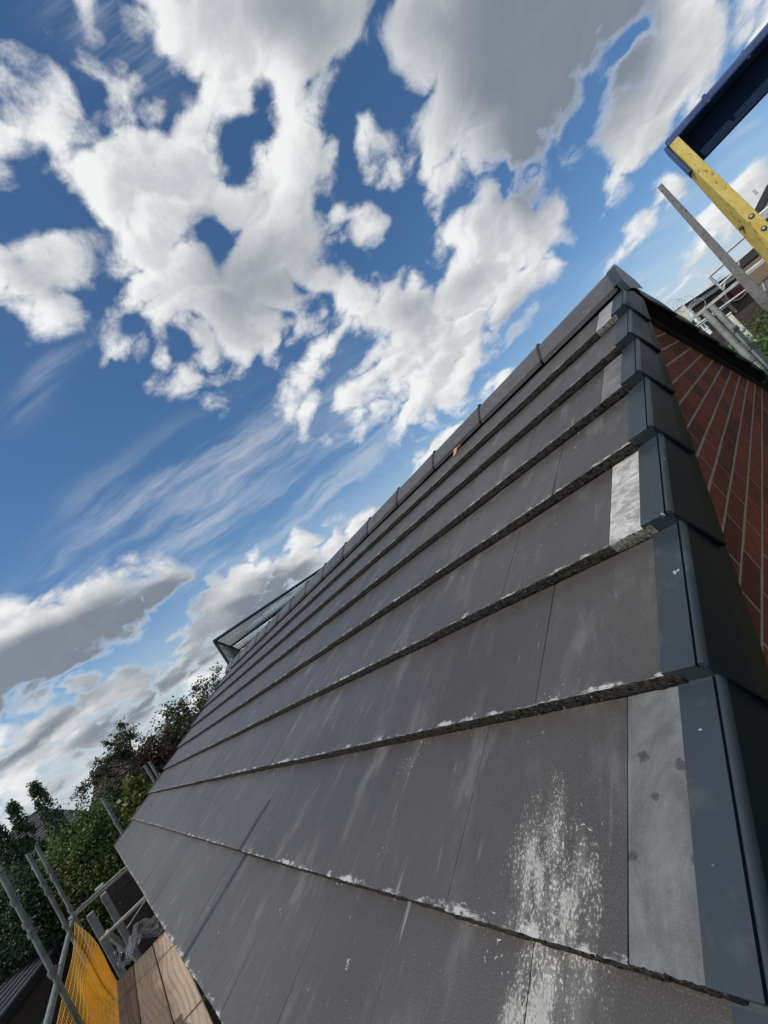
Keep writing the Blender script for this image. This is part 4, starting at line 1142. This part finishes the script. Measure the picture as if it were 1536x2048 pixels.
def sec2(z_): return [LP(0.56, 1.800, z_), LP(0.586, 1.800, z_), LP(0.594, 1.872, z_), LP(0.590, 1.872, z_), LP(0.582, 1.804, z_), LP(0.56, 1.804, z_)]
m.grid([sec2(0.525), sec2(-3.6)], closed=True, smooth=False); m.build('stile', M_YELLOW, LD)
for i in range(11):
    z_ = 0.18 - i * 0.28
    if z_ > -3.4:
        m = MB(); m.box(LP(0.335, 1.838, z_), (0.47, 0.075, 0.028)); bevel(m.build('tread', M_GALV, LD), 0.004)
for dx, dz in ((0.0905, 0.202), (0.0905, 0.152), (0.099, -0.08), (0.099, -0.13)):
    dx = 0.1005
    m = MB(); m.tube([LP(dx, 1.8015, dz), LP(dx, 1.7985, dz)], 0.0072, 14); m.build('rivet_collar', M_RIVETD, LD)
    m = MB(); m.tube([LP(dx, 1.8, dz), LP(dx, 1.796, dz), LP(dx, 1.795, dz)], [0.0052, 0.0045, 0.003], 14); m.build('rivet', M_RIVET, LD)
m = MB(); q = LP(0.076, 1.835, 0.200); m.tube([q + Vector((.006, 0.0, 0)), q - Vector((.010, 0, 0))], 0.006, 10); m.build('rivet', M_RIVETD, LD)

# tapered weathered post
p1 = bearing(0.45, 14.45, 8.2); p2 = bearing(-0.1, 0.3, 7.6)
m = MB()
def ring(c, w, d=0.6): return [c + Vector((sx * w / 2, sy * w * d / 2, 0)) for sx, sy in ((-1, -1), (1, -1), (1, 1), (-1, 1))]
low = Vector((p2.x, p2.y, GZ))
m.grid([ring(p1, 0.062), ring(p1.lerp(p2, .5), 0.088), ring(p2, 0.108), ring(low, 0.15)], closed=True, smooth=False); m.cap(ring(p1, .062))
bevel(m.build('pole', M_WEATHER, None, label='tapered weathered grey pole standing left of the ladder', cat='pole'), 0.006)

# scaffold tubes behind the back eaves
SC3 = empty('scaffold', (0.0, 5.0, GZ), label='pair of galvanised scaffold tubes with couplers behind the back eaves', cat='scaffold')
for az, el, hd, cpl in ((-3.68, 2.45, 4.7, (-4.2,)), (-3.0, 2.3, 5.0, (-3.15, -0.9))):
    p = bearing(az, el, hd)
    t_ = tube_part('standard', [p, Vector((p.x, p.y, -1)), Vector((p.x, p.y, GZ))], 0.0242, SC3, M_GALVD)
    for e_ in cpl: coupler(bearing(az, e_, hd), (0, 0, 1), t_)
    m = MB(); m.tube([p + Vector((0, 0, 0.002)), p - Vector((0, 0, .12))], 0.019, 10); m.build('spigot', M_GALV, t_)
for az0, az1, el, hd in ((-6.5, 6, -6.6, 4.75),):
    tube_part('ledger', [bearing(az0, el, hd), bearing(az1 + 3, el - .4, hd)], 0.0242, SC3, M_GALVD)

# guard railing on the flat roof further back
GR = empty('roof_railing', (0.2, 10.0, GZ), label='galvanised guard railing in front of the brick outbuilding', cat='railing')
def rb(az0, el0, az1, el1, hd=10.0, r=0.022, name='rail'):
    m = MB(); m.tube([bearing(az0, el0, hd), bearing(az1, el1, hd)], r, 8); return m.build(name, M_GALV, GR)
rb(0.10, 5.38, 0.17, 0.6, name='upright'); rb(0.10, 5.38, 4.5, 5.36); rb(0.13, 4.06, 4.5, 4.12)
rb(-1.62, 4.70, -1.52, 2.78, name='upright'); rb(-1.62, 4.70, 0.10, 4.73); rb(-1.52, 3.35, 0.14, 3.48); rb(-1.06, 3.34, -1.50, 2.82, name='brace', r=0.018)
rb(0.58, 3.95, 0.16, 3.35, name='brace', r=0.018); rb(0.18, 2.70, 2.6, 2.62, r=0.026); rb(0.19, 1.15, 3.2, 1.22); rb(0.75, 1.18, 0.45, 0.25, name='brace', r=0.018)
rb(-5.2, 1.72, -0.15, 1.44, r=0.02); rb(-5.2, 1.50, -1.9, 1.36, r=0.014)
rb(-4.4, 3.0, -4.5, 0.9, name='upright', r=.016); rb(-0.15, 3.0, -0.05, -.6, name='upright', r=.02)
m = MB(); m.bar(bearing(-5.3, 2.50, 9.8), bearing(2.2, 2.56, 9.8), 0.03, 0.05); m.build('toe_board', M_GALV, GR)
for i, x in enumerate((-5.0, 0.4, 4.4)):
    p = bearing(x, 0, 10.3); m = MB(); m.tube([(p.x, p.y, 0.75), (p.x, p.y, GZ)], 0.03, 8); m.build('upright', M_GALV, GR)
# razor wire coil
RW = empty('wire_coil', bearing(-5, 4, 14.2), label='loops of thin coiled wire above the outbuilding corner', cat='wire')
for i, (az, el, rad) in enumerate(((-5.95, 4.15, .17), (-5.25, 4.75, .20), (-4.75, 4.55, .13), (-4.30, 4.15, .19), (-3.80, 3.25, .17), (-4.9, 3.2, .15), (-1.0, 1.9, .2))):
    c = bearing(az, el, 14.2); m = MB()
    tl = 0.5 + 0.2 * i
    pts = [c + Vector((math.cos(t) * rad, 0.10 * t / 6.3 + 0.03 * math.sin(t + tl), math.sin(t) * rad * (0.85 + .1 * math.sin(tl)))) for t in np.linspace(0, 2 * math.pi, 30)]
    m.tube(pts, 0.0055, 5); m.build('wire_loop', M_GALV, RW)

# brick outbuilding
OB = empty('outbuilding', (3, 19, GZ), label='long brown brick outbuilding with corrugated roof and white fascia', cat='outbuilding')
a0 = bearing(-4.95, 0, 17.6); a1 = bearing(0.16, 0, 21.4); dv = (a1 - a0); dv.z = 0; dv.normalize(); a2 = a0 + dv * 13; nv = Vector((-dv.y, dv.x, 0))
ztop = CAM.z + 17.6 * math.tan(R(4.02)); dep = 4.5
def oq(s, off, z_): q = a0 + dv * s + nv * off; return Vector((q.x, q.y, z_))
m = MB()
ow = oq(0, 0, 0)
for (s0, o0, s1, o1) in ((0, 0.05, 13, 0.05), (0.05, 0.05, 0.05, dep), (13, .05, 13, dep), (0.05, dep, 13, dep)):
    m.quad(oq(s0, o0, GZ), oq(s1, o1, GZ), oq(s1, o1, ztop - .12), oq(s0, o0, ztop - .12))
OBW = m.build('wall', M_MORTAR, OB)
# individual blocks of the face, coarse enough to be read from the scaffold
zz_ = GZ + 2.4; rr_ = 0
bmes = []
blk = MB(); cnt = 0
while zz_ < ztop - .22:
    s = 0.1 + (0.11 if rr_ % 2 else 0)
    while s < 12.8:
        for q in (1,):
            x0 = s; x1 = s + 0.215
            A_ = [oq(x0, 0.04, zz_), oq(x1, 0.04, zz_), oq(x1, 0.04, zz_ + .065), oq(x0, 0.04, zz_ + .065)]
            B_ = [oq(x0, 0.055, zz_), oq(x1, 0.055, zz_), oq(x1, 0.055, zz_ + .065), oq(x0, 0.055, zz_ + .065)]
            blk.cap(list(A_)); blk.grid([A_, B_], closed=True, smooth=False)
        s += 0.225
    zz_ += 0.075; rr_ += 1
blk.build('brickwork', M_BRICK2, OBW, kind='stuff')
# corrugated roof sheet
m = MB()
cr = []
ss = np.arange(-0.25, 13.2, 0.045)
for off, z_ in ((-0.22, ztop + .03), (dep + .2, ztop + .30)):
    cr.append([oq(s, off, z_ + 0.018 * math.cos(s / 0.18 * 2 * math.pi)) for s in ss])
m.grid(cr); m.grid([[p - Vector((0, 0, .012)) for p in cr[0]], cr[0]], smooth=False)
m.build('roof_sheet', M_DARK, OB)
m = MB(); m.bar(oq(-0.2, -0.13, ztop - .10), oq(13.1, -0.13, ztop - .10), 0.03, 0.14); m.build('fascia', M_WHITE, OB)
m = MB(); m.bar(oq(-0.2, -0.17, ztop - .01), oq(13.1, -0.17, ztop - .01), 0.08, 0.05); m.build('gutter', M_DARK, OB)
m = MB(); m.bar(oq(-0.2, -0.17, ztop - .0), oq(-0.2, dep, ztop + .15), 0.03, 0.14); m.build('barge_board', M_DARK, OB)
DR = None
def face_box(az0, az1, elb, elt, hd, name, mt_, th=0.05):
    pa = bearing(az0, 0, hd); m = MB()
    # where that bearing meets the wall face
    def hit(az):
        d = Vector((math.sin(R(az)), math.cos(R(az)), 0)); w = a0 - Vector((cx, cy, 0)); w.z = 0
        den = d.x * dv.y - d.y * dv.x
        t = (w.x * dv.y - w.y * dv.x) / den
        return Vector((cx, cy, 0)) + d * t, t
    pL, tL = hit(az0); pR, tR = hit(az1)
    z0 = cz + tL * math.tan(R(elb)); z1 = cz + tL * math.tan(R(elt))
    c = (pL + pR) / 2 - nv * (th / 2 - .03); c.z = (z0 + z1) / 2
    m.box(c, ((pR - pL).length, th, z1 - z0), (dv, nv, Vector((0, 0, 1))))
    return m.build(name, mt_, OB)
face_box(-1.40, -0.12, 1.05, 2.35, 18, 'door', M_REDDOOR, .06)
face_box(-1.48, -0.04, 2.36, 2.50, 18, 'lintel', M_PALEPOST, .07)
face_box(-2.1, -2.0, 0.3, 2.2, 18, 'wall_strip', M_PALEPOST, .07)
pp = bearing(-4.5, 0, 16.9)
m = MB(); m.tube([(pp.x, pp.y, cz + 16.9 * math.tan(R(3.45))), (pp.x, pp.y, cz + 16.9 * math.tan(R(0.15)))], 0.062, 12); DP = m.build('downpipe', M_WHITE, OB)
for el in (3.42, 2.1, .9):
    z_ = cz + 16.9 * math.tan(R(el)); m = MB(); m.tube([(pp.x, pp.y, z_ - .04), (pp.x, pp.y, z_ + .04)], 0.075, 12); m.build('pipe_collar', M_WHITE, DP)
m = MB(); c = bearing(-5.15, 3.3, 17.4); m.box(c, (0.45, 0.4, 0.5)); m.build('corner_block', M_PALEPOST, OB)

# higher building seen past the ladder
HB = empty('flat_roof_building', (5, 27, GZ), label='flat roofed building with dark eaves and pale cladding bands at right edge', cat='building')
h0 = bearing(5.2, 0, 24.0); h1 = bearing(14.0, 0, 25.2); hd_ = (h1 - h0); hd_.z = 0; hd_.normalize(); hn = Vector((-hd_.y, hd_.x, 0)); HL = 9.0
zt_ = cz + 24 * math.tan(R(7.45))
def hbband(z0, z1, mt_, nm, off=0.0):
    c = h0 + hd_ * (HL / 2) + hn * (2.0 + off); c.z = (z0 + z1) / 2
    m = MB(); m.box(c, (HL - off, 4.0, z1 - z0), (hd_, hn, Vector((0, 0, 1)))); m.build(nm, mt_, HB)
hbband(zt_ - 0.28, zt_, M_DARK, 'eaves', -0.12)
hbband(zt_ - 0.80, zt_ - 0.28, M_WHITE, 'cladding_band', .02)
hbband(zt_ - 1.12, zt_ - 0.80, M_WEATHER, 'window_band', .1)
hbband(zt_ - 1.75, zt_ - 1.12, M_PALEPOST, 'cladding_band', .02)
hbband(GZ, zt_ - 1.75, M_BRICK2, 'wall', .06)
m = MB(); c = bearing(4.4, 7.75, 26.0); m.box(c, (0.09, 0.09, 0.22)); m.build('vent_stub', M_GALV, HB)
OB2 = empty('low_roof_shed', (3.2, 24, GZ), label='low dark roofed shed between the pole and the ladder', cat='shed')
c = bearing(1.7, 3.55, 19.0); m = MB(); m.box(c, (1.3, 1.2, 0.22)); m.build('roof', M_DARK, OB2)
m = MB(); m.box((c.x, c.y, (c.z - .12 + GZ) / 2), (1.2, 1.1, c.z - .12 - GZ)); m.build('wall', M_BRICK2, OB2)

# dark fence and pale post
F4 = empty('back_fence', (0.4, 12, GZ), label='dark brown boarded fence below the outbuilding wall', cat='fence')
q0 = bearing(-7.5, 0, 11.4); q1 = bearing(9.5, 0, 13.6); fd = (q1 - q0); fl_ = fd.length; fd.normalize()
for i in range(9):
    zc = cz + 12.0 * math.tan(R(0.12)) - 0.07 - i * 0.150
    m = MB(); c = (q0 + q1) / 2; c.z = zc; m.box(c, (fl_, 0.022, 0.143), (fd, Vector((-fd.y, fd.x, 0)), Vector((0, 0, 1)))); m.build('fence_board', M_FENCE, F4)
for i in range(3):
    q = q0.lerp(q1, 0.12 + i * .4); m = MB(); m.box((q.x, q.y - .06, (cz + GZ) / 2), (0.09, 0.09, cz - GZ)); m.build('fence_post', M_FENCE, F4)
p = bearing(-2.62, 0.72, 8.6)
PP = empty('gate_post', (p.x, p.y, GZ), label='pale square post rising behind the scaffold tubes', cat='post')
m = MB(); m.box((p.x, p.y, (p.z - .03 + GZ) / 2), (0.085, 0.085, p.z - .03 - GZ)); bevel(m.build('shaft', M_PALEPOST, PP), .004)
m = MB(); m.box((p.x, p.y, p.z - .015), (0.11, 0.11, 0.028)); bevel(m.build('post_cap', M_PALEPOST, PP), .006)

# ------------------------------------------------------------------ vegetation
def leaf_mesh(name, pts, size, mat_, flat=0.35, origin=(0, 0, 0)):
    n = len(pts)
    d = RNG.normal(size=(n, 3)); d[:, 2] *= 0.7; d /= np.linalg.norm(d, axis=1)[:, None]
    e = RNG.normal(size=(n, 3)); e -= (e * d).sum(1)[:, None] * d; e /= np.linalg.norm(e, axis=1)[:, None]
    nn = np.cross(d, e)
    L = size * RNG.uniform(0.6, 1.35, n)[:, None]; w = L * 0.30
    a = pts - d * L * .5; b = pts + e * w + nn * w * flat; c = pts + d * L * .5; f = pts - e * w + nn * w * flat
    vs = np.stack([a, b, c, f], 1).reshape(-1, 3) - np.array(origin)
    me = bpy.data.meshes.new(name)
    me.vertices.add(4 * n); me.vertices.foreach_set('co', vs.astype(np.float32).ravel())
    me.loops.add(6 * n); me.polygons.add(2 * n)
    idx = (np.arange(n) * 4)[:, None] + np.array([0, 1, 2, 0, 2, 3])[None]
    me.loops.foreach_set('vertex_index', idx.ravel().astype(np.int32))
    me.polygons.foreach_set('loop_start', (np.arange(2 * n) * 3).astype(np.int32))
    me.polygons.foreach_set('loop_total', np.full(2 * n, 3, np.int32))
    me.update(calc_edges=True); me.validate()
    me.materials.append(mat_)
    return me
def crown_points(center, rad, n, clumps, clump_r, shell=0.55):
    c = RNG.normal(size=(clumps, 3)); c /= np.linalg.norm(c, axis=1)[:, None]
    r = RNG.uniform(shell, 1.0, clumps) ** 0.8
    cc = np.array(center) + c * r[:, None] * np.array(rad)
    k = RNG.integers(0, clumps, n)
    off = RNG.normal(size=(n, 3)) * clump_r * RNG.uniform(0.5, 1.3, clumps)[k][:, None]
    return cc[k] + off, cc
def plant(name, label, cat, base, center, rad, n, clumps, clump_r, size, lmat, limbs=8, trunk_r=0.06, shell=.5, group=None, core=None):
    base = Vector(base)
    root = empty(name, base, label=label, cat=cat, group=group)
    pts, cc = crown_points(center, rad, n, clumps, clump_r, shell)
    pts = pts[pts[:, 2] > GZ + 0.05]
    me = leaf_mesh('crown', pts, size, lmat, origin=tuple(center))
    link_mesh('crown', me, center, root)
    m = MB(); C_ = Vector(center)
    m.tube([base, base.lerp(C_, .5) + Vector((.03, .02, 0)), C_ + Vector((0, 0, rad[2] * .4))], [trunk_r, trunk_r * .8, trunk_r * .3], 8)
    m.build('trunk', M_BARK, root, origin=base)
    m = MB()
    for i in range(min(limbs, len(cc))):
        e = Vector(cc[i]); s = base.lerp(C_, random.uniform(.35, .95))
        md = s.lerp(e, .5) + Vector((random.uniform(-.1, .1), random.uniform(-.1, .1), random.uniform(0, .12)))
        m.tube([s, md, e], [trunk_r * .35, trunk_r * .2, trunk_r * .07], 5, caps=False)
    m.build('limb', M_BARK, root)
    return root
GT = 'trees and shrubs beyond the scaffold'
# dense dark tree at the far verge
c = bearing(-79.3, 0.2, 13.5); plant('tree', 'dense dark tree rising just beyond the far verge', 'tree', (c.x, c.y, GZ), (c.x, c.y, -0.10), (0.75, 0.95, 1.75), 30000, 190, 0.13, 0.075, L_DARK, 60, 0.09)
c = bearing(-75.6, 2.0, 14.5); plant('tree', 'loose leafed top behind the dense dark tree at the verge', 'tree', (c.x, c.y, GZ), (c.x, c.y, 0.55), (0.8, 0.9, 1.2), 6000, 90, 0.10, 0.075, L_DARK, 70, 0.07)
# brownish trees
c = bearing(-83.8, -0.6, 12.8); plant('tree', 'russet leafed bush between the dark tree and the sparse tree', 'tree', (c.x, c.y, GZ), (c.x, c.y, -0.25), (0.8, 0.75, 1.35), 20000, 120, 0.13, 0.07, L_BROWN, 60, 0.06)
# sparse tree with arching twigs
def sparse_tree():
    b0 = bearing(-85.6, 0, 12.2)
    root = empty('tree', (b0.x, b0.y, GZ), label='sparse ornamental tree with thin arching twigs against the sky', cat='tree')
    m = MB(); m.tube([(b0.x, b0.y, GZ), (b0.x, b0.y + .05, -0.6), bearing(-85.3, 2.2, 12.2)], [.06, .045, .02], 7); m.build('trunk', M_BARK, root)
    tips = [(-84.95, 5.0), (-85.6, 4.3), (-86.3, 3.3), (-87.3, 2.6), (-88.0, 1.9), (-88.9, 1.9), (-90.1, 1.7), (-90.9, 1.6), (-86.0, 2.4), (-84.4, 4.2), (-87.0, 2.0), (-85.4, 3.4), (-84.2, 3.3), (-86.7, 3.9), (-88.4, 2.8)]
    mb = MB(); allp = []
    for (az, el) in tips:
        hd = 12.2 + random.uniform(-.5, .5)
        s = bearing(-85.4 + random.uniform(-.5, .5), random.uniform(-1.0, 1.4), 12.2); e = bearing(az, el, hd)
        md = s.lerp(e, .55) + Vector((0, 0, .22))
        pts = [s, s.lerp(md, .6), md, md.lerp(e, .55) + Vector((0, 0, .05)), e]
        mb.tube(pts, [.016, .012, .009, .006, .003], 5, caps=False)
        for k in range(10):
            t = random.random(); q = pts[2].lerp(pts[4], t) if random.random() < .75 else pts[1].lerp(pts[2], t)
            tw = q + Vector((random.uniform(-.12, .12), random.uniform(-.17, .17), random.uniform(-.12, .10)))
            mb.tube([q, tw], [.004, .002], 3, caps=False)
            for _ in range(26): allp.append(tuple(q.lerp(tw, random.uniform(0.1, 1.3)) + Vector([random.gauss(0, .026) for _ in range(3)])))
    mb.build('limb', M_BARK, root)
    me = leaf_mesh('crown', np.array(allp), 0.05, L_DARK, origin=(b0.x, b0.y, .5)); link_mesh('crown', me, (b0.x, b0.y, .5), root)
sparse_tree()
c = bearing(-86.8, -1.0, 13.2); plant('shrub', 'dark twiggy shrub beneath the sparse tree', 'shrub', (c.x, c.y, GZ), (c.x, c.y, -0.15), (0.7, 0.85, 1.15), 17000, 110, 0.13, 0.065, L_DARK, 60, 0.05)
c = bearing(-86.0, -0.9, 11.0); plant('bamboo', 'yellow-green bamboo clump near the far corner of the roof', 'bamboo', (c.x, c.y, GZ), (c.x, c.y, -0.35), (0.35, 0.36, 0.9), 5500, 60, 0.08, 0.11, L_YELL, 30, 0.02)
# the long hedge
for i, (az, hd, top, rr, lab, lm) in enumerate((
    (-88.6, 11.6, -0.05, 1.05, 'green hedge clump directly left of the roof corner', L_HEDGE),
    (-91.4, 11.8, 0.75, 1.0, 'olive hedge clump with yellowing top in the middle of the hedge', L_HEDGE),
    (-94.0, 12.4, 0.52, 1.0, 'green hedge clump beneath the taller column shrub', L_HEDGE),
    (-97.2, 12.0, 0.62, 1.2, 'dark hedge clump at the left edge above the shed roof', L_COL),
    (-101.5, 12.5, 0.5, 1.4, 'hedge clump past the left edge beside the shed', L_COL))):
    c = bearing(az, 0, hd); zc = (top - 2.4) / 2
    plant('hedge', lab, 'hedge', (c.x, c.y, GZ), (c.x, c.y, zc), (0.75, rr * .85, (top + 2.4) / 2), 44000, 300, 0.13, 0.052, lm, 70, 0.06, shell=.6)
for az, hd, top, lab in ((-92.62, 12.0, 4.85, 'tallest column shrub against the sky at the left'), (-94.45, 12.3, 4.3, 'shorter column shrub left of the tallest one'), (-95.9, 12.3, 3.6, 'column shrub cut by the left edge of the picture')):
    c = bearing(az, 0, hd); zt2 = cz + hd * math.tan(R(top))
    root = empty('column_shrub', (c.x, c.y, GZ), label=lab, cat='shrub', group='column shrubs on the skyline')
    m = MB(); m.tube([(c.x, c.y, GZ), (c.x, c.y, zt2 - .05)], [.03, .008], 6); m.build('trunk', M_BARK, root)
    P_ = []
    for k in range(150):
        h = random.uniform(0, 1); z_ = -0.3 + (zt2 + .3) * h
        rad = 0.17 * (1 - h) ** .6 + 0.02
        t = random.uniform(0, 6.28); q = np.array([c.x + math.cos(t) * rad * .7, c.y + math.sin(t) * rad, z_])
        P_.append(q + RNG.normal(size=(26, 3)) * np.array([.03, .03, .045]))
    me = leaf_mesh('crown', np.concatenate(P_), 0.055, L_COL, origin=(c.x, c.y, 0)); link_mesh('crown', me, (c.x, c.y, 0), root)
# right side bushes
c = bearing(-1.0, 0, 7.4); plant('shrub', 'bright green bush below the dark fence at the right edge', 'shrub', (c.x, c.y, GZ), (c.x + .22, c.y, -0.90), (0.78, 0.7, 1.40), 34000, 260, 0.09, 0.050, L_BRIGHT, 60, 0.05, shell=.6)
c = bearing(-4.2, 0, 8.2); plant('shrub', 'darker low bush behind the scaffold tubes', 'shrub', (c.x, c.y, GZ), (c.x, c.y, -1.05), (0.75, 0.7, 1.32), 16000, 150, 0.10, 0.055, L_HEDGE, 60, 0.05, shell=.6)
c = bearing(2.2, 0, 10.2); plant('shrub', 'dark shrub against the back fence near the ladder', 'shrub', (c.x, c.y, GZ), (c.x, c.y, -0.85), (1.1, 0.6, 1.25), 14000, 150, 0.10, 0.055, L_DARK, 50, 0.05, shell=.6)
print('objects', len(bpy.data.objects))
